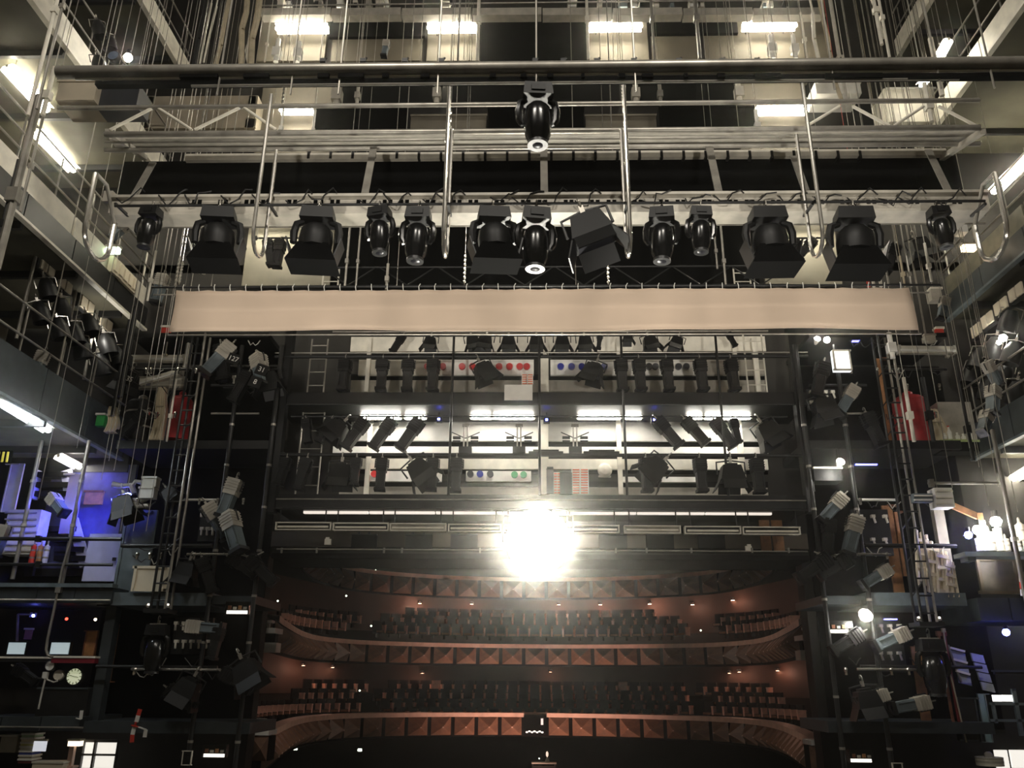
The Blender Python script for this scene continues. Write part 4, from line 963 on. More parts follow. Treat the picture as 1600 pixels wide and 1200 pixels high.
# pale strip housings beside the cloth
def housing(x0, y0, x1, y1, Y, w_, label, m=PALE):
    a = P(x0, y0, Y); b = P(x1, y1, Y); t = thing('strip_housing', label, 'light fitting', (a + b) / 2)
    part(MB().bar(a, b, .16, w_), 'housing', m, t); part(MB().bar(a + V((0, -.1, -w_ * .2)), b + V((0, -.1, -w_ * .2)), .04, w_ * .3), 'cover', WHITE, t)
    for p in (a, b): part(MB().box(p, (.08, .2, w_ * 1.15)), 'end_cap', GREY, t)
housing(196, 561, 288, 561, 22.2, .2, 'pale unlit strip housing running level outside the left end of the beige cloth')
housing(298, 527, 291, 575, 22.1, .14, 'short pale upright pipe housing below the left hem of the beige cloth')
housing(212, 602, 284, 581, 21.9, .18, 'pale unlit strip housing sloping up to the left tower')
housing(1404, 547, 1490, 548, 22.1, .22, 'pale unlit strip housing below the right end of the beige cloth')
bx('trunking', 215, 288, 588, 606, 22.3, .2, GREY, 'grey panelled trunking under the sloping strip housing', 'trunking', trim='bars', tm=PALE)
def drum(x0, x1, y0, y1, Y, m, label, name, cat, top=None):
    a = P(x0, (y0 + y1) / 2, Y); b = P(x1, (y0 + y1) / 2, Y); r = (b.x - a.x) / 2; z0 = P(x0, y1, Y).z; z1 = P(x0, y0, Y).z; cx = (a.x + b.x) / 2
    t = thing(name, label, cat, (cx, Y, z0)); T = M.Translation((cx, Y, 0))
    part(MB().lathe([(r, z0), (r * 1.0, z0 + (z1 - z0) * .85), (r * .8, z1 - .12), (r * .3, z1 - .05)], 16, T), 'body', m, t)
    part(MB().lathe([(r * .32, z1 - .06), (r * .3, z1 + .04), (r * .15, z1 + .08)], 10, T), 'cap', top or m, t)
    for q in (.3, .62): part(MB().lathe([(r * 1.015, z0 + (z1 - z0) * q), (r * 1.015, z0 + (z1 - z0) * q + .05)], 16, T), 'strap', top or m, t)
drum(263, 297, 616, 688, 22.3, RED, 'red wrapped bundle standing on the left tower floor beside white cloth', 'wrapped_bundle', 'bundle')
drum(1399, 1450, 616, 696, 22.3, RED, 'red wrapped bundle standing on the right tower floor behind the mast', 'wrapped_bundle', 'bundle')
drum(196, 240, 622, 692, 22.6, BLACK, 'black barrel with a grey rim outside the left tower', 'barrel', 'barrel', GREY)
def drape(x0, x1, y0, y1, Y, m, label, folds=4):
    a = P(x0, y1, Y); b = P(x1, y0, Y); w_ = b.x - a.x; h = b.z - a.z; n = 24; t = thing('cloth_bundle', label, 'cloth', (a.x, Y, a.z)); g = MB(); vs = []
    for j in range(7):
        v = j / 6
        for i in range(n + 1):
            u = i / n; vs.append((a.x + w_ * (.5 + (u - .5) * (.55 + .45 * (1 - v) ** .6)) + .05 * sin(v * 5), Y - .06 - .07 * sin(u * pi * folds * 2) * (1 - v * .5), a.z + h * v))
    for j in range(7):
        v = j / 6
        for i in range(n + 1):
            u = i / n; vs.append((a.x + w_ * (.5 + (u - .5) * (.55 + .45 * (1 - v) ** .6)) + .05 * sin(v * 5), Y + .12, a.z + h * v))
    k = n + 1
    for j in range(6):
        for i in range(n): g.f.append((j * k + i, j * k + i + 1, (j + 1) * k + i + 1, (j + 1) * k + i)); g.f.append((7 * k + j * k + i, 7 * k + (j + 1) * k + i, 7 * k + (j + 1) * k + i + 1, 7 * k + j * k + i + 1))
    for i in range(n): g.f.append((6 * k + i, 6 * k + i + 1, 13 * k + i + 1, 13 * k + i))
    for j in range(6): g.f.append((j * k, (j + 1) * k, (8 + j) * k, (7 + j) * k)); g.f.append((j * k + n, (7 + j) * k + n, (8 + j) * k + n, (j + 1) * k + n))
    g.v = vs; g.mi = [0] * len(g.f); part(g, 'folded_cloth', m, t); part(MB().tube((a.x + w_ * .2, Y - .1, a.z + h * .62), (a.x + w_ * .8, Y - .1, a.z + h * .62), .02, 6), 'tie', ROPE, t)
drape(234, 266, 606, 688, 22.05, CREAM, 'white cloth bundle leaning on the red wrapped bundle of the left tower')
drape(1444, 1474, 640, 696, 22.05, CREAM, 'beige cloth bundle beside the red wrapped bundle of the right tower')
drape(164, 188, 636, 676, 21.9, CREAM, 'small pale cloth hanging beside the black barrel')
bx('green_container', 150, 163, 647, 665, 21.9, .2, GREEN, 'small green container beside the pale hanging cloth', 'container', trim='lid', tm=WHITE)
bx('cabinet', 1470, 1522, 628, 690, 22.2, .5, GREY, 'grey-beige cabinet outside the right tower beside the beige cloth bundle', 'cabinet', trim='handle')
bx('shelf', 1470, 1530, 689, 705, 21.75, .5, MATT, 'dark shelf carrying small white bottles outside the right tower', 'shelf', trim='lid', tm=mat('pale_green_edge', (.4, .5, .2), .5))
for i, (x, h) in enumerate(((1477, 8), (1485, 20), (1497, 9), (1506, 7), (1516, 18))):
    p = P(x, 686.5, 21.9); s_ = S(p); t = thing('bottle', f'small white bottle on the dark shelf outside the right tower, {nth(i, 5)}', 'bottle', p); T = M.Translation(p)
    part(MB().lathe([(3.2 * s_, 0), (3.4 * s_, h * .6 * s_), (1.5 * s_, h * .8 * s_), (1.4 * s_, h * s_)], 10, T), 'body', WHITE, t); part(MB().lathe([(1.7 * s_, h * s_), (1.7 * s_, (h + 2) * s_)], 8, T), 'cap', [WHITE, REDP, WHITE, WHITE, GREEN][i], t)
for x, y, lab in ((258, 517, 'small red box by the left end of the beige cloth'), (1469, 519, 'small red box by the right end of the beige cloth')):
    bx('alarm_box', x - 6, x + 6, y - 7, y + 7, 21.9, .15, REDP, lab, 'box', trim='lid', tm=PALE)
    part_ = P(x, y + 7, 21.95); solo(MB().tube(part_ + V((.1, 0, -.05)), part_ + V((.1, 0, -.6)), .02, 6).box(part_ + V((.1, 0, -.62)), (.1, .1, .06)), 'grey_pipe', GREY, f'grey pipe under the {lab}', 'pipe')
# silver lamps outside the right tower
for i, (x, y, h, a) in enumerate(((1552, 600, 58, 20), (1545, 640, 54, 35), (1538, 560, 50, -30))):
    hang(GPROF, x, y, 20.5, h, f'silver-grey spotlight in the cluster beyond the small white bottles, {["upper", "lower", "topmost"][i]} one', lean=a, pan=30)
hang(GPROF, 72, 545, 19.5, 52, 'pale-backed spotlight under the slate gallery edge below the black par cans', lean=12)

# ================================================================== BLUE-LIT CORNER, left of the left tower
lamp('SPOT', 'blue_glow', P(198, 776, 21.9), 7500, (.07, .08, 1), P(112, 820, 23.6), .1, spot=radians(105), blend=.5)
bx('wall_board', 55, 200, 726, 900, 23.7, .1, mat('blue_tinted_wall', (.09, .09, .22), .7), 'wall panel tinted and lit blue in the left corner behind the stairs', 'panel', trim='frame', tm=CHAR)  # blue lamp's light is partly put into the board's colour
t = thing('staircase', 'dark open stair seen against the blue-lit wall', 'stairs', P(100, 880, 23.3))
for k, (x0, x1, y) in enumerate(((58, 104, 741), (56, 108, 757), (54, 104, 771), (70, 118, 826), (80, 126, 842), (84, 130, 858), (84, 132, 872))): part(rect(MB(), x0, x1, y - 4, y + 4, 23.2, .35), 'tread', BLACK, t)
for a, b in (((104, 735), (112, 800)), ((114, 812), (134, 884)), ((60, 735), (52, 780))): part(MB().bar(P(*a, 23.3), P(*b, 23.3), .08, .3), 'stringer', BLUEP, t)
bx('column_casing', 100, 116, 741, 834, 22.9, .3, BEIGE, 'beige column casing in front of the blue-lit stairs', 'column', trim='lid', tm=GREY)
bx('vent_box', 6, 58, 796, 866, 22.6, .5, PALE, 'pale louvred box behind the rails at the blue-lit corner', 'box', trim='bars', tm=GREY)
bx('leaning_board', 8, 30, 724, 800, 22.9, .06, WHITE, 'tall white board standing above the pale louvred box', 'board', trim='frame', tm=PALE)
tag(bx('door_1', 134, 184, 834, 908, 22.9, .1, BLUEP, 'pale door glowing blue-white beside the grey sheet', 'door', trim='handle', tm=CHAR), kind='structure')
bx('grey_sheet', 186, 236, 797, 926, 22.4, .08, LSLATE, 'tall grey sheet panel at the edge of the blue-lit corner', 'panel', trim='frame', tm=LSLATE)
bx('cream_board', 207, 262, 884, 924, 21.5, .08, CREAM, 'square cream board standing on the grey floor edge beside the mast', 'board', trim='frame', tm=CREAM)
bx('orange_board', 132, 160, 768, 788, 23.2, .08, WOOD, 'orange-brown board lit behind the posts of the blue corner', 'board', trim='lid', tm=DWOOD)
for i, (x, m, nm) in enumerate(((51, REDP, 'red'), (62, WOOD, 'orange'), (72, BLUEP, 'pale blue'))): drum(x - 4, x + 4, 848, 884, 22.5, m, f'thin {nm} cylinder standing beside the louvred box', 'gas_cylinder', 'cylinder', STEEL)
hang(GPROF, 78, 772, 22.0, 54, 'grey spotlight hanging in front of the blue-lit stairs', lean=-50, pan=-20)
hang(FLD, 192, 762, 21.9, 54, 'black box floodlight hanging beside the blue lamp', lean=-18)
hang(FLD, 256, 757, 21.3, 34, 'grey floodlight with open door flaps beside the left mast', lean=-42)
hang(GPROF, 12, 815, 21.8, 56, 'grey spotlight in front of the pale louvred box', lean=10)
bx('connector_box', 222, 244, 746, 760, 21.6, .25, PALE, 'upper pale connector box beside the blue lamp', 'box', trim='lid', tm=WHITE); bx('connector_box', 217, 240, 762, 778, 21.55, .25, WHITE, 'lower white connector box beside the blue lamp', 'box', trim='lid', tm=PALE)
star(P(199, 776, 22.15), .12, 'bright blue lamp glowing in the left corner', BLUEL)
for i, pts in enumerate((((176, 757), (190, 759), (206, 758)), ((210, 772), (206, 760), (212, 752), (222, 754)), ((206, 782), (222, 783), (236, 776), (240, 760)), ((200, 786), (218, 791), (232, 790)))):
    solo(MB().poly([P(x, y, 21.95 - i * .05) for x, y in pts], .06, 10).poly([P(x, y, 21.95 - i * .05) for x, y in pts[:2]], .075, 10), 'flexible_duct', GREY, f'short grey flexible duct around the blue lamp, {["uppermost", "looped", "middle", "lowest"][i]}', 'duct')
for i, (x, xy, y1) in enumerate(((48, 770, 905), (118, 800, 930))):
    c = P(x, xy, 21.6); t = thing('pipe_post', f'pale pipe post in front of the blue-lit corner, {"outer" if i == 0 else "inner"} one', 'post', (c.x, c.y, P(x, y1, 21.6).z))
    part(MB().tube((c.x, c.y, P(x, y1, 21.6).z), (c.x, c.y, 10.4), .055, 10), 'pipe', STEEL, t)
    for z in (8.0, 9.2): part(MB().tube((c.x, c.y, z), (c.x, c.y, z + .08), .075, 10), 'coupler', GREY, t)
solo(hpipe(MB(), -20, 190, 842, 21.5, .05).box(P(60, 842, 21.5), (.12, .12, .16)), 'guard_rail', CHAR, 'upper dark guard rail across the blue-lit corner', 'rail')
solo(hpipe(MB(), -20, 176, 882, 21.5, .04).box(P(60, 882, 21.5), (.12, .12, .16)), 'guard_rail', CHAR, 'lower dark guard rail across the blue-lit corner', 'rail')
t = thing('floor_edge_beam', 'slate floor edge across the left corner under the guard rails', 'beam', P(80, 942, 21.5))
for k in range(4): part(hbeam(MB(), -60 + k * 59, -2 + k * 59, 917, 942, 21.5, 2.2), 'fascia_panel', SLATE, t)
part(hbeam(MB(), -60, 176, 911, 917, 21.4, .3), 'top_angle', LSLATE, t); part(hpipe(MB(), -60, 172, 937, 21.45, .02), 'edge_strip', PALE, t)
t = thing('hazard_plate', 'yellow and black striped plate at the far edge of the slate gallery', 'sign', P(8, 724, 20.5))
part(rect(MB(), -12, 18, 704, 724, 20.5, .04), 'plate', MATT, t)
for k in range(4): a = P(-8 + k * 7, 706, 20.48); b = P(-11 + k * 7, 722, 20.48); part(MB().bar(a, b, .05, .02), 'stripe', YEL, t)
# dim room under the corner floor
bx('slate_upright', 152, 168, 946, 1128, 22.0, .3, SLATE, 'dark slate upright between the dim control room and the left tower', 'column', trim='lid', tm=CHAR)
bx('counter', -40, 150, 1028, 1034, 21.9, .25, CHAR, 'dark counter rail of the dim control room', 'counter', trim='lid', tm=PALE)
for i, (x0, x1) in enumerate(((12, 38), (79, 107))):
    t = thing('monitor', f'pale glowing monitor in the dim control room, {"outer" if i == 0 else "inner"} one', 'monitor', P((x0 + x1) / 2, 1026, 22.0)); part(rect(MB(), x0 - 2, x1 + 2, 1002, 1024, 22.05, .12), 'casing', BLACK, t); part(rect(MB(), x0, x1, 1004, 1022, 22.0, .04), 'screen', SCRN, t); part(rect(MB(), (x0 + x1) / 2 - 4, (x0 + x1) / 2 + 4, 1023, 1029, 22.05, .12), 'foot', CHAR, t)
bx('red_counter', 80, 148, 1027, 1036, 21.6, .2, mat('dark_red_board', (.18, .01, .02), .5), 'dark red counter edge in the dim control room', 'counter', trim='lid', tm=PALE)
bx('wood_board', 131, 150, 985, 1026, 22.6, .08, WOOD, 'orange-brown board behind the dark red counter', 'board', trim='frame', tm=DWOOD); bx('wood_board', 162, 178, 975, 1066, 22.3, .08, WOOD, 'narrow tall orange-brown board beside the dark slate upright', 'board', trim='frame', tm=DWOOD)
bx('wall_card', 38, 50, 983, 999, 22.8, .03, mat('pink_card', (.45, .22, .2), .6), 'small pinkish card on the dim control room wall', 'card', trim='lid', tm=PALE)
bx('wall_board', 58, 136, 1076, 1120, 21.8, .2, CHAR, 'dark blue-black cabinet under the clock', 'cabinet', trim='lid', tm=SLATE)
def disc(x, y, r, Y, m, label, name, cat, face=None):
    p = P(x, y, Y); R_ = r * S(p); t = thing(name, label, cat, p - V((0, 0, R_))); T = M.Translation(p) @ M.Rotation(pi / 2, 4, 'X')
    part(MB().lathe([(R_, -.06), (R_, .03), (R_ * .86, .05), (R_ * .84, .02)], 20, T, caps=False), 'rim', face and CHAR or m, t); part(MB().lathe([(R_ * .86, -.05), (R_ * .84, .03), (0, .03)], 20, T), 'face', m, t); return t, p, R_
t, p, R_ = disc(117, 1057, 14, 21.9, emat('clock_face', (.75, .8, .5), .5), 'round pale yellow clock in the dim control room', 'clock', 'clock', True)
for k in range(12): a = k * pi / 6; part(MB().box(p + V((.8 * R_ * .9 * sin(a), -.04, .8 * R_ * .9 * cos(a))), (.015, .012, .05), RY(math.degrees(a))), 'hour_mark', CHAR, t)
for a, l in ((-75, .75), (100, .5)): d = V((sin(radians(a)), 0, cos(radians(a)))) * R_ * l; part(MB().bar(p + V((0, -.05, 0)), p + d + V((0, -.05, 0)), .02, .01), 'hand', BLACK, t)
disc(92, 1055, 8, 21.9, PALE, 'small round pale socket left of the clock', 'wall_socket', 'socket')
disc(79, 1040, 8.5, 21.7, WHITE, 'round white ring lamp on a bent pipe above the small socket', 'ring_lamp', 'lamp', True)
solo(MB().poly([P(x, y, 21.45) for x, y in ((112, 838), (97, 890), (85, 950), (74, 1000), (72, 1015), (75, 1024), (82, 1027))], .035, 8).box(P(92, 922, 21.45), (.14, .12, .14)), 'bent_pipe', STEEL, 'long pale pipe bending in at its foot beside the ring lamp', 'pipe')
solo(MB().poly([P(x, y, 21.7) for x, y in ((90, 1064), (84, 1066), (74, 1062), (71, 1054))], .02, 6).poly([P(x, y, 21.7) for x, y in ((71, 1060), (66, 1080), (60, 1108))], .025, 6).box(P(71, 1055, 21.7), (.12, .08, .16)), 'white_cable', CABLEW, 'white cable hanging from a plug beside the clock', 'cable')
hang(PROF, 20, 1040, 21.3, 52, 'spotlight on a bracket low at the picture edge by the control room', lean=-60)
solo(MB().poly([P(x, y, 22.6) for x, y in ((26, 1020), (28, 960))], .035, 8).tube(P(28, 960, 22.6), P(50, 960, 22.6), .025, 6).box(P(52, 961, 22.6), (.14, .1, .12)), 'desk_lamp', STEEL, 'pale angled desk lamp standing by the outer monitor', 'lamp')
for x, y, m, l in ((52, 962, BLUEL, 'tiny blue lamp at the desk lamp head'), (104, 967, REDL, 'tiny reddish lamp in the dark control room'), (149, 968, GLOW, 'tiny warm lamp near the dark slate upright')): star(P(x, y, 22.4), .04, l, m)
t = thing('floor_edge_beam', 'dark floor edge beam along the bottom left corner', 'beam', P(60, 1142, 21.4))
for k in range(3): part(hbeam(MB(), -60 + k * 62, 0 + k * 62, 1120, 1142, 21.4, 2.2), 'fascia_panel', SLATE, t)
part(hpipe(MB(), -60, 130, 1136, 21.35, .02), 'edge_strip', STEEL, t)
# store under the bottom beam
for i, (y, m, nm) in enumerate(((1150, mat('pale_green', (.45, .6, .42), .6), 'pale green'), (1157, CREAM, 'cream'), (1164, mat('pale_yellow', (.75, .72, .3), .6), 'yellow'), (1170, PALE, 'pale grey'), (1177, mat('deep_blue', (.04, .06, .3), .5), 'deep blue'), (1184, GREY, 'grey'), (1190, mat('wine', (.14, .03, .03), .6), 'dark red'))):
    bx('file_box', 34 - i, 54 - i, y - 2.6, y + 2.6, 21.9, .4, m, f'{nm} file box in the upright stack at the bottom left', 'file box', trim='lid', tm=WHITE if i != 5 else PALE)
bx('paper_sheet', 52, 72, 1157, 1174, 21.85, .03, emat('glowing_paper', (.9, .92, 1), .6), 'white paper sheet right of the stack of file boxes', 'paper', trim='lid', tm=PALE)  # paper glows of itself in place of light falling on it
bx('glowing_shelf', 106, 124, 1157, 1166, 22.2, .2, emat('shelf_glow', (1, .8, .55), 2.2), 'bright shelf made to glow, low at the bottom left', 'lamp', trim='lid', tm=CREAM)  # shelf glows in its material, standing in for brightness; not a lamp
solo(MB().bar(P(114, 1166, 22.25), P(109, 1198, 22.25), .12, .12).box(P(109, 1198, 22.25), (.3, .3, .05)), 'shelf_stem', mat('pinkish_paint', (.6, .4, .32), .5), 'pinkish upright stem below the glowing shelf', 'shelf stem')
t = thing('glazed_opening', 'bright lit window with dark bars at the bottom left', 'window', P(154, 1200, 22.6)); part(rect(MB(), 128, 180, 1160, 1200, 22.7, .05), 'pane', emat('lit_window', (1, .95, .85), .9), t)
for q in ((126, 182, 1156, 1160), (126, 182, 1178, 1181), (144, 147, 1156, 1200), (126, 128, 1156, 1200), (180, 182, 1156, 1200)): part(rect(MB(), *q, 22.6, .1), 'bar', CHAR, t)
bx('equipment_box', 0, 26, 1150, 1176, 22.0, .4, GREY, 'pale grey rounded box at the bottom left edge of the picture', 'box', trim='lid', tm=PALE)
bx('cushion_box', 50, 98, 1192, 1203, 21.9, .4, CREAM, 'cream box at the very bottom left of the glowing shelf', 'box', trim='lid', tm=PALE)
bx('small_picture', 284, 299, 1173, 1196, 21.4, .05, BLACK, 'small pale-rimmed frame low on the left tower', 'frame', trim='frame', tm=PALE)
bx('small_picture', 1395, 1411, 1192, 1206, 21.4, .05, BLACK, 'small pale-rimmed frame at the bottom right', 'frame', trim='frame', tm=PALE)
# red and white barrier tape on the left tower
t = thing('barrier_tape', 'red and white striped barrier tape tied to the bottom beam of the left tower', 'tape', P(210, 1160, 21.35))
tp = [(219, 1108), (216, 1118), (213, 1128), (210, 1136), (207, 1148), (206, 1160)]
for k in range(5): part(MB().bar(P(*tp[k], 21.35), P(*tp[k + 1], 21.35), .10, .02), 'stripe', REDP if k % 2 == 0 else WHITE, t)
for k, (a, b) in enumerate((((206, 1133), (217, 1136)), ((217, 1136), (228, 1140)), ((228, 1140), (226, 1152)))): part(MB().bar(P(*a, 21.33), P(*b, 21.33), .09, .02), 'stripe', (REDP, WHITE, WHITE)[k], t)
solo(MB().bar(P(128, 1110, 21.35), P(126, 1124, 21.35), .08, .02).bar(P(126, 1124, 21.35), P(119, 1122, 21.35), .05, .02), 'tape_end', WHITE, 'short white tape end on the bottom beam under the clock', 'tape')

# ================================================================== RIGHT CORNER
for i, (x0, x1, y0, y1) in enumerate(((1378, 1386, 560, 690), (1388, 1404, 790, 930), (1405, 1410, 800, 900), (1432, 1447, 1010, 1128))):
    bx('wood_plank', x0, x1, y0, y1, 22.6, .06, WOOD, f'narrow orange-brown plank in the right tower, {["upper one near the red bundle", "broad one beside the plug panel", "thin one right of the broad plank", "low one under the grey spotlight"][i]}', 'plank', trim='lid', tm=DWOOD)
for i, (x, y0, y1, w_) in enumerate(((1446, 832, 915, 22), (1462, 846, 925, 20), (1478, 858, 932, 20), (1490, 875, 934, 16))):
    t = thing('wooden_trestle', f'pale wooden frame leaning at the right tower, {nth(i, 4)}', 'frame', P(x, y1, 22 - i * .12)); Y = 22 - i * .12
    for q in (-.5, 0, .5): part(MB().bar(P(x + w_ * q, y1, Y), P(x + w_ * q * .7 - 7, y0 + 8 * q, Y + .2), .06, .1), 'stile', CREAM, t)
    for k in range(4): u = (k + .5) / 4; part(MB().bar(P(x - w_ * .5 - 6 * u, y1 + (y0 - y1) * u, Y), P(x + w_ * .45 - 6 * u, y1 + (y0 - y1) * u + 4, Y), .05, .08), 'cross_bar', CREAM, t)
bx('box_lamp', 1462, 1490, 762, 792, 20.9, .4, WHITE, 'white box lamp hung beyond the right mast', 'lamp', trim='bars', tm=PALE, up=True)
bx('lamp_bracket', 1428, 1458, 771, 784, 20.9, .2, LSLATE, 'pale grey bracket arm joined to the white box lamp', 'bracket', trim='bars', tm=WHITE)
solo(hpipe(MB(), 1450, 1560, 755, 21.2, .04).box(P(1455, 755, 21.2), (.12, .12, .2)), 'guard_rail', STEEL, 'pale rail running behind the white box lamp', 'rail')
solo(MB().bar(P(1486, 789, 21.3), P(1530, 808, 21.3), .08, .16).box(P(1530, 808, 21.3), (.15, .12, .2)), 'wood_strut', WOOD, 'brown strut slanting down from the white box lamp', 'arm')
bx('grey_casing', 1470, 1486, 790, 935, 22.4, .2, GREY, 'tall grey casing behind the leaning pale frames', 'column', trim='lid', tm=PALE)
c = P(1578, 810, 20.8); t = thing('pipe_post', 'pale pipe post standing in front of the bright cluttered shelf', 'post', (c.x, c.y, 6.0)); part(MB().tube((c.x, c.y, 6.0), (c.x, c.y, 10.5), .055, 10), 'pipe', STEEL, t); part(MB().tube((c.x, c.y, 7.6), (c.x, c.y, 7.7), .08, 10), 'coupler', PALE, t)
solo(hbeam(MB(), 1508, 1620, 862, 869, 21.2, .6).box(P(1512, 872, 21.5), (.2, .4, .2)), 'lamp_ledge', LSLATE, 'grey shelf board carrying bright lamps at the right edge', 'shelf')
for i, (x, y, r) in enumerate(((1545, 838, .16), (1560, 828, .12), (1530, 845, .10), (1572, 846, .10), (1592, 850, .10), (1596, 822, .13), (1535, 815, .13))):
    drum(x - r * 55, x + r * 55, y - r * 70, 861, 21.4 + (i % 2) * .3, PALE if i % 2 else WHITE, f'white canister on the bright grey shelf, {nth([2, 3, 0, 4, 5, 6, 1][i], 7)}', 'canister', 'canister', GREY)
for x, y, m, r, l in ((1528, 828, SPOTM, .13, 'bright bluish-white lamp at the inner end of the grey shelf'), (1513, 836, BLUEL, .1, 'vivid blue lamp at the inner end of the grey shelf'), (1556, 815, SPOTM, .14, 'dazzling lamp over the clutter on the grey shelf'), (1572, 988, BLUEL, .09, 'small blue lamp in the dark at the right edge')): star(P(x, y, 21.2), r, l, m)
bx('grey_board', 1530, 1592, 872, 928, 22.4, .08, GREY, 'grey-beige board below the grey shelf at the right edge', 'board', trim='frame', tm=BEIGE)
t = thing('striped_pole', 'red and white striped pole at the right edge below the grey shelf', 'pole', P(1596, 930, 21))
for k in range(6): part(MB().tube(P(1591 + k * 1.1, 866 + k * 11, 21), P(1592 + k * 1.1, 876 + k * 11, 21), .04, 8), 'band', REDP if k % 2 == 0 else WHITE, t)
t = thing('floor_edge_beam', 'slate floor edge across the right corner under the grey board', 'beam', P(1590, 972, 21.3))
for k in range(3): part(hbeam(MB(), 1530 + k * 50, 1578 + k * 50, 934, 970, 21.3, 2), 'fascia_panel', SLATE, t)
# pale sheets on a rack
t = thing('sheet_rack', 'rack of pale grey sheets in the dark below the right corner floor', 'rack', P(1500, 1062, 22))
for k in range(3): part(MB().bar(P(1484 + k * 5, 1012 + k * 18, 22), P(1507 + k * 4, 1018 + k * 18, 22), .08, .05), 'shelf_bar', WHITE, t); part(MB().prism([P(1487 + k * 5, 1016 + k * 18, 22.05), P(1508 + k * 4, 1021 + k * 18, 22.05), P(1511 + k * 4, 1036 + k * 18, 22.05), P(1491 + k * 4, 1031 + k * 18, 22.05)], (0, .05, 0)), 'sheet', mat('blue_grey_sheet', (.42, .46, .54), .6), t)
part(MB().tube(P(1481, 1008, 22), P(1502, 1066, 22), .03, 6), 'upright', STEEL, t)
t = thing('tall_sheet', 'tall pale grey slatted sheet standing beside the rack', 'sheet', P(1535, 1080, 21.9))
for k in range(4): x = 1517 + k * 5.2; y = 1020 + k * 15; part(MB().prism([P(x, y, 21.9), P(x + 19, y + 4, 21.9), P(x + 23, y + 17, 21.9), P(x + 4, y + 13, 21.9)], (0, .06, 0)), 'slat', mat('blue_grey_sheet', (0, 0, 0)), t)
bx('teal_board', 1534, 1546, 1084, 1160, 22.4, .08, mat('teal_grey', (.16, .24, .26), .6), 'narrow teal-grey panel below the tall pale sheet', 'panel', trim='frame', tm=LSLATE)
bx('glass_cabinet', 1500, 1530, 1090, 1158, 22.3, .3, CHAR, 'dark cabinet with dim panes left of the teal-grey panel', 'cabinet', trim='frame', tm=SLATE)
t = thing('glazed_partition', 'grey window frame with two bright panes at the right edge', 'window', P(1575, 1160, 22)); 
for x0 in (1552, 1567): part(rect(MB(), x0, x0 + 13 + (x0 > 1560) * 6, 1086, 1096, 22.05, .05), 'pane', emat('lit_pane', (1, .97, .9), 2.2), t)
for q in ((1548, 1620, 1098, 1102), (1548, 1620, 1124, 1128), (1553, 1557, 1098, 1130), (1588, 1594, 1076, 1150)): part(rect(MB(), *q, 22, .08), 'bar', LSLATE, t)
for q in ((1556, 1576), (1580, 1618)): part(rect(MB(), q[0], q[1], 1172, 1200, 22.1, .05), 'lower_pane', emat('lit_window', (1, .95, .85), .9), t)
bx('dark_rail', 1555, 1620, 1049, 1054, 21.6, .1, CHAR, 'dark rail above the bright panes at the right edge', 'rail', trim='lid', tm=SLATE)
solo(MB().poly([P(x, y, 21.8) for x, y in ((1474, 985), (1482, 1040), (1494, 1090), (1510, 1160))], .02, 6).box(P(1474, 985, 21.8), (.08, .08, .1)), 'thin_cable', ROPE, 'thin straw-coloured cable hanging past the moving head of the right mast', 'cable')
for i in range(2):
    solo(MB().poly([P(x + i * 9, y, 21.85) for x, y in ((1466, 990), (1478, 1060), (1486, 1110), (1492, 1140))], .04, 6).box(P(1466 + i * 9, 990, 21.85), (.1, .1, .12)), 'hanging_cable', [DWOOD, mat('dull_red', (.18, .02, .02), .6)][i], f'{["brown", "dull red"][i]} cable hanging beside the rack of pale sheets', 'cable')
drum(1526, 1566, 1180, 1196, 21.6, PALE, 'pale cylinder lying at the bottom right by the lit panes', 'canister', 'canister', GREY)

# ================================================================== UPPER FRONT WALL: galleries, boards, black panels
t = thing('top_gallery', 'grey floor edge of the highest front gallery above the topmost tubes', 'gallery', P(840, 24, 22.6))
for k in range(8): part(hbeam(MB(), 408 + k * 110, 516 + k * 110, 12, 23, 22.6, .35), 'fascia_panel', GREY, t)
part(hpipe(MB(), 408, 1286, 4, 22.6, .03), 'rail', STEEL, t)
rnd = random.Random(3)
def junk(x0, x1, y0, y1, Y, n, label, ms):
    """small cases with lids and handles standing along an edge"""
    xs = sorted(rnd.uniform(x0, x1) for _ in range(n))
    for i, x in enumerate(xs):
        h = rnd.uniform(.4, 1) * (y1 - y0); w_ = rnd.uniform(5, 13); Yk = Y + .45 * (i % 2)
        bx('flight_case', x, x + w_, y1 - h, y1, Yk, .3, ms[i % len(ms)], f'small case {label}, {nth(i, n)}', 'case', trim='lid', tm=[PALE, CHAR, GREY][i % 3])
junk(430, 690, -4, 11, 22.7, 12, 'on the highest front gallery', [PALE, WHITE, BLACK, GREY])
junk(850, 1240, -4, 10, 22.7, 14, 'on the highest front gallery past the middle', [WHITE, BLACK, PALE, LSLATE])
def board(x0, x1, y0, y1, m, label, Y=23.8, cat='board', name='wall_board', trim=None): return bx(name, x0, x1, y0, y1, Y, (.13 if name == 'black_board' and Y < 23.7 else 23.99 - Y), m, label, cat, trim=trim or 'lid', tm=m)
TOPB = mat('olive_lit_tone', (.13, .112, .08), .7, var=.25, scale=.8)  # paler than the wall, standing in for tube light on it
for i, (x0, x1) in enumerate(((405, 510), (520, 660), (668, 745), (1018, 1090), (1100, 1290), (918, 1012))): board(x0, x1, 24, 95, TOPB, f'olive board added as wall lit by the topmost tubes, {nth([0, 1, 2, 4, 5, 3][i], 6)}')
for i, (x0, x1, y0, y1) in enumerate(((516, 664, 27, 57), (752, 914, 25, 96), (1016, 1152, 25, 52))): board(x0, x1, y0, y1, MATT, f'black panel between the topmost tubes, {nth(i, 3)}', 23.8 if i == 1 else 23.65, 'panel', 'black_board')
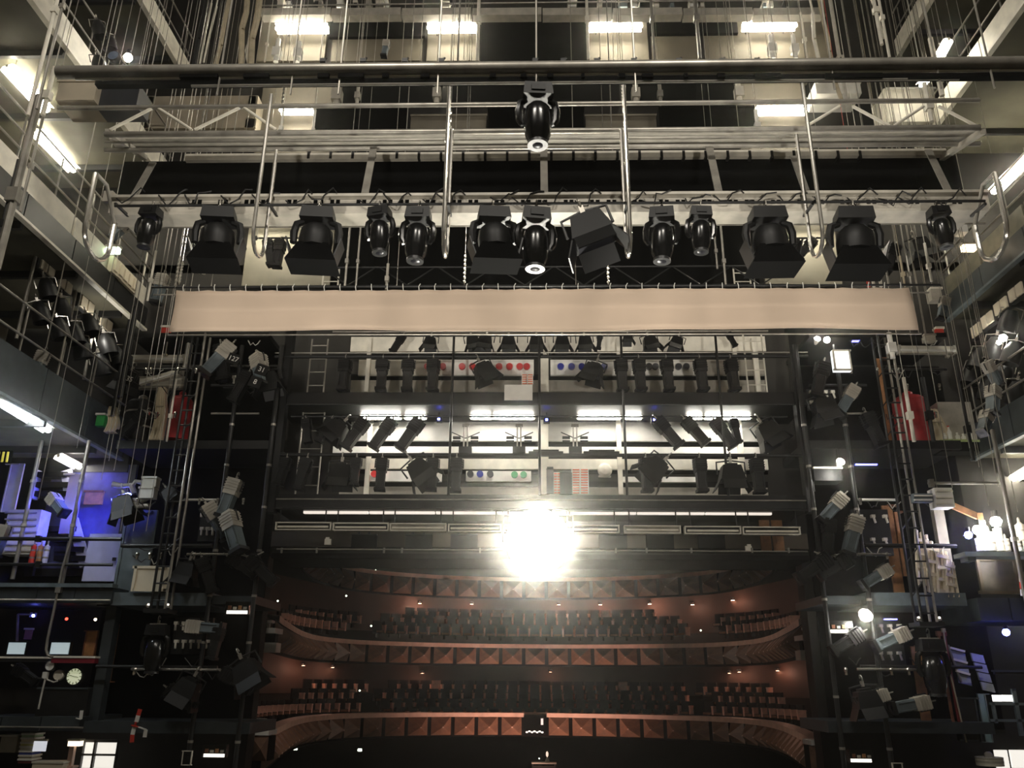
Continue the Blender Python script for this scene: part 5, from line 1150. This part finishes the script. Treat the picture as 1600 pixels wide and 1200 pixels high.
for i, (x0, x1, y0, y1) in enumerate(((535, 690, 128, 162), (700, 968, 128, 162), (978, 1150, 128, 160), (1265, 1335, 145, 160))): board(x0, x1, y0, y1, MATT, f'black panel between the pipe batten and the bridge top rail, {nth(i, 4)}', 23.8, 'panel', 'black_board')
for i, (x0, x1) in enumerate(((490, 637), (763, 912), (1030, 1182))): bx('black_case', x0, x1, 169 - i, 201 - i, 23.2, .79, MATT, f'long black case behind the bridge deck rails, {nth(i, 3)}', 'case', trim='lid', tm=MATT)
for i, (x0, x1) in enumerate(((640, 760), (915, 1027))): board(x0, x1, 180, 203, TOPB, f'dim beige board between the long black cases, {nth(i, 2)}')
board(405, 530, 126, 240, TOPB, 'beige board added as wall lit by the short tube at the bridge truss end'); board(1152, 1262, 126, 240, TOPB, 'beige board added as wall lit by the tube behind the fourth guard hoop')
board(222, 400, 150, 200, BEIGE, 'broad beige board seen through the left truss braces', 23.2, trim='frame')
board(1275, 1345, 128, 146, WHITE, 'white board under the pipe batten near its right end', 23.0); bx('duct_box', 1385, 1462, 138, 190, 22.4, 1.0, PALE, 'large pale duct box seen through the right truss braces', 'duct', trim='lid', tm=WHITE)
bx('concrete_block', 90, 150, 126, 156, 15.2, .8, BEIGE, 'beige block under the left end of the pipe batten', 'block', trim='lid', tm=BEIGE, up=True)
bx('winch_case', 152, 216, 133, 165, 15.4, .6, mat('navy_case', (.012, .014, .02), .4), 'dark navy winch case under the left end of the pipe batten', 'case', trim='lid', tm=GLOSS, up=True)
LITB = mat('wall_lit_tone', (.22, .20, .15), .7, var=.25, scale=.8)  # boards paler than the wall, tube light put in their colour
board(385, 520, 330, 446, LITB, 'beige board added as wall lit by the tube beside the first wash light', 23.85); board(1190, 1308, 330, 446, LITB, 'beige board added as wall lit by the tube between the last two wash lights', 23.85)
t = thing('black_drape', 'wide black drape hanging behind the middle lamps of the lighting bridge', 'drape', P(855, 450, 23.93)); g = MB(); a = P(524, 300, 23.93); b = P(1188, 452, 23.93); n = 80
vs2 = [(a.x + (b.x - a.x) * i / n, 23.93 + .035 * sin(i * 1.3), z) for z in (P(850, 302, 23.93).z, P(850, 452, 23.93).z) for i in range(n + 1)]
g.add(vs2, [(i, i + 1, n + 2 + i, n + 1 + i) for i in range(n)]); part(g, 'cloth', MATT, t); part(hpipe(MB(), 520, 1192, 301, 23.93, .03), 'pipe', CHAR, t)
t = thing('dark_truss', 'dim dark truss just above the beige cloth, behind it', 'truss', P(840, 447, 22.0))
part(hpipe(MB(), 480, 1230, 417, 22.0, .03), 'chord', CHAR, t); part(hpipe(MB(), 480, 1230, 446, 22.0, .03), 'chord', CHAR, t)
for k in range(8): x = 500 + k * 92; part(MB().tube(P(x, 417, 22.0), P(x + 44, 446, 22.0), .022, 6), 'brace', CHAR, t); part(MB().tube(P(x + 44, 446, 22.0), P(x + 88, 417, 22.0), .022, 6), 'brace', CHAR, t)
for i, (x, y, h, a, pr) in enumerate(((440, 375, 52, 4, PROF), (418, 372, 50, -14, PROF), (1240, 372, 52, 6, PROF), (1274, 386, 50, 42, PROF), (1222, 372, 46, -6, FLD))):
    hang(pr, x, 372, 22.0, h, f'dark spotlight low before the beige wall boards behind the bridge, {nth([1, 0, 3, 4, 2][i], 5)}', lean=a)
solo(hpipe(MB(), 400, 470, 372, 22.0, .03).box(P(400, 372, 22.0), (.08, .08, .12)), 'lamp_pipe', CHAR, 'short dark pipe with two spotlights in front of the left beige board', 'pipe')
solo(hpipe(MB(), 1205, 1300, 372, 22.0, .03).box(P(1205, 372, 22.0), (.08, .08, .12)), 'lamp_pipe', CHAR, 'short dark pipe with three spotlights in front of the right beige board', 'pipe')
# exit signs at the gallery ends
for x, y, m, l in ((175, 389, emat('exit_green', (.75, 1, .7), 3), 'green-white glowing exit sign beyond the left guard hoop'), (1515, 385, emat('exit_amber', (1, .75, .45), 9), 'warm glowing exit sign beside the right guard hoop')):
    bx('exit_sign', x - 10, x + 10, y - 5, y + 5, 21.0, .15, m, l, 'exit sign', trim='lid', tm=GREY, up=True)
bx('white_box', 1478, 1494, 342, 366, 20.5, .3, PALE, 'upper-left pale box of the pair beside the warm exit sign', 'box', trim='lid', tm=WHITE, up=True); bx('white_box', 1497, 1511, 340, 362, 20.5, .3, WHITE, 'right-hand pale box of the pair beside the warm exit sign', 'box', trim='lid', tm=PALE, up=True)
bx('grey_case', 1455, 1472, 450, 468, 21.5, .3, GREY, 'small grey-green case beyond the upper right corner of the beige cloth', 'case', trim='lid', tm=PALE, up=True)
bx('grey_case', 1445, 1462, 523, 533, 21.5, .2, PALE, 'small pale box beside the right red box at the cloth hem', 'case', trim='lid', tm=GREY, up=True)
hang(GPROF, 205, 345, 20.5, 44, 'pale spotlight turned aside in the gap left of the first moving head', lean=40); hang(GPROF, 258, 425, 21.0, 56, 'tan-lit spotlight hanging left of the upper cloth corner', lean=8); hang(PROF, 290, 380, 21.5, 56, 'dark spotlight slanting left of the upper cloth corner', lean=-35)
hang(PROF, 1400, 380, 21.5, 56, 'dark spotlight slanting right of the last wash light', lean=25); hang(FLD, 1425, 365, 21.5, 50, 'dark floodlight right of the last wash light', lean=-15); hang(GPROF, 1478, 462, 20.5, 44, 'pale-lit spotlight off the upper right corner of the beige cloth', lean=20)
UP = 'plain upright pipe rising past the galleries'
for x, y, Y in ((205, 345, 20.5), (258, 425, 21.0), (290, 380, 21.5), (1400, 380, 21.5), (1425, 365, 21.5), (1478, 462, 20.5), (605, 62, 21.5), (401, 372, 22.0), (469, 372, 22.0), (1206, 372, 22.0), (1299, 372, 22.0), (1552, 600, 20.5), (1545, 640, 20.5), (1538, 560, 20.5), (72, 545, 19.5)): line(x, y, Y, P(x, y, Y).z + .05 * S(P(x, y, Y)) * 50)
# upright pipes around the upper corners
PIPES = {}
def post(x, y0, y1, Y, r, m, label, name='upright_pipe'):
    p = P(x, (y0 + y1) / 2, Y); z0 = P(x, y1, Y).z; z1 = P(x, y0, Y).z
    g = MB().tube((p.x, Y, z0), (p.x, Y, z1), r, 8).box((p.x, Y, z0 + (z1 - z0) * .4), (r * 3, r * 3, r * 4))
    if y0 > -20: g.tube((p.x, Y, z1), (p.x, Y, HT), .007, 4)
    o = solo(g, name, m, label, 'pipe', 'upright pipes around the fly tower' if label == UP else None)
    if label == UP:
        ym = (max(0, y0) + y1) / 2; where = 'above the pipe batten' if ym < 115 else 'between the pipe batten and the bridge deck' if ym < 235 else 'above the beige cloth level' if ym < 460 else 'below the beige cloth top'
        PIPES.setdefault((('pale' if m in (PALE, WHITE) else 'grey' if m in (STEEL, GREY) else 'dark'), where), []).append((x, o))
    return o
for x, y0, y1, Y, r, m in ((92, -200, 180, 13.5, .04, PALE), (104, -200, 170, 13.5, .03, STEEL), (76, 105, 180, 14.2, .05, PALE), (28, 150, 420, 14.5, .08, STEEL), (52, 160, 330, 14.5, .03, STEEL), (8, 250, 420, 14.5, .04, CHAR),
    (748, -60, 96, 22.2, .06, PALE), (917, -60, 94, 22.2, .05, PALE), (718, -60, 96, 21.0, .03, STEEL), (1018, -60, 94, 21.0, .045, STEEL), (1087, -60, 92, 21.0, .06, STEEL), (433, 62, 97, 22.5, .09, WHITE), (466, 66, 97, 22.5, .09, WHITE), (418, 30, 97, 21.5, .03, PALE),
    (1206, 55, 92, 22.5, .09, WHITE), (1241, 55, 92, 22.5, .08, WHITE), (1256, 20, 92, 21.5, .04, PALE), (1366, -60, 70, 19.0, .05, PALE), (1376, -60, 90, 19.0, .04, PALE), (1463, 60, 150, 18.5, .07, PALE), (1450, 130, 190, 18.0, .06, PALE), (1310, 0, 160, 20, .06, GREY),
    (527, 128, 165, 22.5, .11, GREY), (559, 128, 165, 22.5, .06, GREY), (683, 126, 162, 22.0, .09, GREY), (993, 126, 162, 22.0, .09, GREY), (1031, 124, 164, 22.0, .06, STEEL), (1154, 124, 160, 22.0, .09, PALE), (440, 165, 225, 22.0, .04, WHITE), (490, 172, 225, 22.0, .035, WHITE), (1183, 172, 215, 22.0, .06, WHITE),
    (543, 352, 447, 21.5, .035, STEEL), (560, 352, 447, 21.5, .03, STEEL), (1130, 352, 447, 21.5, .035, STEEL), (1118, 352, 420, 21.5, .03, STEEL), (605, 412, 452, 21.6, .04, GREY), (237, 392, 470, 18.5, .03, PALE), (323, 365, 428, 20.5, .06, PALE), (315, 380, 428, 20.5, .03, STEEL),
    (1361, 390, 448, 20.5, .045, PALE), (1372, 390, 448, 20.5, .045, PALE), (1410, 400, 448, 20.5, .03, ROPE), (1420, 400, 448, 20.5, .03, STEEL), (1450, 380, 440, 19.5, .035, PALE), (1392, 520, 560, 21.0, .07, WHITE), (189, 500, 650, 19.8, .05, BLACK), (200, 480, 620, 19.8, .07, BLACK), (1510, 600, 720, 20.5, .05, BLACK), (1450, 590, 690, 21.3, .06, BLACK), (270, 523, 690, 21.0, .02, CHAR)):
    post(x, y0, y1, Y, r, m, UP)
post(1353, 390, 448, 20.4, .05, REDP, 'red upright pipe right of the last wash light, above the beige cloth')
post(1420, 590, 690, 20.9, .05, PALE, 'pale upright pipe standing in front of the red bundle of the right tower'); post(268, 592, 690, 21.0, .03, PALE, 'thin pale upright pipe in front of the red bundle of the left tower')
# thick ropes and cables sagging at the top corners
for i, (pts, r, m) in enumerate(((((328, -20), (320, 20), (310, 60), (303, 105)), .08, CHAR), (((362, -20), (352, 30), (345, 70), (337, 102)), .07, ROPE), (((388, -20), (385, 20), (378, 45), (377, 102)), .09, ROPE), (((408, -20), (402, 30), (394, 60), (392, 102)), .10, ROPE), (((394, 50), (385, 80), (388, 98), (396, 96)), .05, PALE), (((330, 5), (322, 45), (312, 100)), .03, PALE), (((338, 10), (326, 60), (318, 98)), .03, PALE),
    (((1282, -20), (1286, 30), (1294, 60), (1296, 80), (1305, 112)), .06, ROPE), (((1300, 105), (1306, 130), (1316, 160)), .06, ROPE), (((1270, 20), (1272, 60), (1279, 92)), .06, PALE), (((1360, -10), (1372, 30), (1380, 60)), .05, PALE))):
    solo(MB().tube(P(*pts[0], 19.5 + .1 * i), (P(*pts[0], 19.5).x, 19.5 + .1 * i, HT), r * .6, 5).poly([P(x, y, 19.5 + .1 * i) for x, y in pts], r, 7).poly([P(x + 1.5, y, 19.4 + .1 * i) for x, y in pts[:-1]], r * .5, 6), 'cable_bundle', m, f'thick hanging cable bundle at the top of the tower, {nth(i, 11)}', 'cable')
# thin flying lines
for x in (208, 222, 238, 250, 414, 455, 482, 535, 548, 566, 570, 662, 688, 708, 720, 728, 733, 955, 962, 968, 948, 1100, 1118, 1130, 1190, 1202, 1228, 1246, 1440, 1452, 1460, 1478, 1494):
    Y = 17.6 + (x * 7 % 13) * .25; p = P(x, 100 if x % 3 else 240, Y); line(x, 0, Y, p.z, .009)
for x, y1 in ((158, 750), (170, 720), (178, 735), (120, 700), (46, 660), (60, 780), (222, 690), (208, 830), (228, 830), (188, 830), (1545, 790), (1530, 730), (1515, 700), (1560, 760), (1590, 800)):
    Y = 19.2; p = P(x, y1, Y); q = P(x, y1 - 90, Y)
    solo(MB().tube(p, (p.x, Y, HT), .008, 5), 'hanging_line', WIRE, 'thin slack line hanging in front of the side galleries', 'line', 'hanging lines at the sides')
# slim chains of shackles on some lines
for x, y0, y1 in ((445, 128, 165), (704, 128, 165), (971, 126, 160), (705, 175, 250), (727, 400, 440), (949, 400, 440), (726, 325, 345), (960, 325, 345), (281, 405, 445), (285, 412, 440)):
    Y = 17.0; a = P(x, y0, Y); b = P(x, y1, Y); g = MB()
    for k in range(7): c = V((a.x, Y, a.z + (b.z - a.z) * k / 6)); g.lathe([(0, -.09), (.035, 0), (0, .09)], 6, M.Translation(c))
    g.tube((a.x, Y, b.z), (a.x, Y, HT), .008, 5); solo(g, 'shackle_chain', CHROME, 'bright short shackle chain on a flying line', 'chain', 'shackle chains')
hang(GPROF, 605, 62, 21.5, 34, 'small pale lamp standing out above the pipe batten near its second tube', lean=6)
# par cans and boxes under the high left gallery
for i, (x, y) in enumerate(((150, 25), (165, 45), (150, 80))): hang3(PAR, PX(x, y, -11.6), 36, f'black par can beside the high left gallery, {["upper", "middle", "lower"][i]} one', lean=-20, pan=40)
disc(178, 88, 10, 15.2, mat('blue_grey_fan', (.07, .10, .15), .4), 'round blue-grey fan at the top left under the pipe batten end', 'wall_fan', 'fan', True)
star(PX(200, 90, -11.2), .12, 'small bluish lamp beside the round fan at the top left')
# slack cables between the tower lamps
for i in range(46):
    sx = i % 2; x = (rnd.uniform(205, 405) if not sx else rnd.uniform(1285, 1480)); y = rnd.choice([532, 578, 604, 647, 784, 855, 868, 1028, 1048]) ; L = rnd.uniform(10, 34)
    solo(MB().poly([P(x + L * k / 5, y + rnd.uniform(4, 16) * sin(pi * k / 5), YT - .1) for k in range(6)], .014, 5), 'slack_cable', [RUBBER, RUBBER, CABLEW][i % 3], ['thin black', 'thin black', 'thin white'][i % 3] + ' slack cable looped under the tower rails', 'cable', ['thin black', 'thin black', 'thin white'][i % 3] + ' slack tower cables')
# small clamps glinting on rails
for i in range(40):
    sx = i % 2; x = (rnd.uniform(210, 405) if not sx else rnd.uniform(1285, 1475)); y = rnd.choice([577, 602, 646, 781, 866, 1046]); p = P(x, y, YT - .17)
    solo(MB().lathe([(.05, -.03), (.06, 0), (.05, .03)], 8, M.Translation(p) @ M.Rotation(pi / 2, 4, 'Y')).box(p + V((0, 0, -.08)), (.05, .05, .1)), 'rail_clamp', CHROME, 'small bright clamp on a tower rail', 'clamp', 'rail clamps on the towers')

for (c_, wh), L_ in PIPES.items():
    L_.sort(key=lambda q: q[0])
    for i, (x, o) in enumerate(L_): o['label'] = f'{c_} upright pipe {wh}, ' + (nth(i, len(L_)) if len(L_) > 1 else 'the only one')
# ================================================================== HAZE added to give the lamps a lens-bloom glow
hm = bpy.data.materials.new('bloom_haze'); hm.use_nodes = True; nt = hm.node_tree
nt.nodes.remove(nt.nodes['Principled BSDF']); vn = nt.nodes.new('ShaderNodeVolumeScatter')
vn.inputs['Density'].default_value = .0013; vn.inputs['Anisotropy'].default_value = .965; vn.inputs['Color'].default_value = (1, .97, .9, 1)
nt.links.new(vn.outputs[0], nt.nodes['Material Output'].inputs['Volume'])
hz = bpy.data.objects.new('haze', MB().box((0, 10, 15.2), (33, 27, 30)).mesh('haze', hm)); COL.objects.link(hz); tag(hz, 'thin haze added through the fly tower in place of lens bloom', 'haze', None, 'stuff')
for p in (MOV, WASH, PROF, PAR, FLD, GPROF, WFLD): drop(p)     # the patterns themselves are not part of the scene
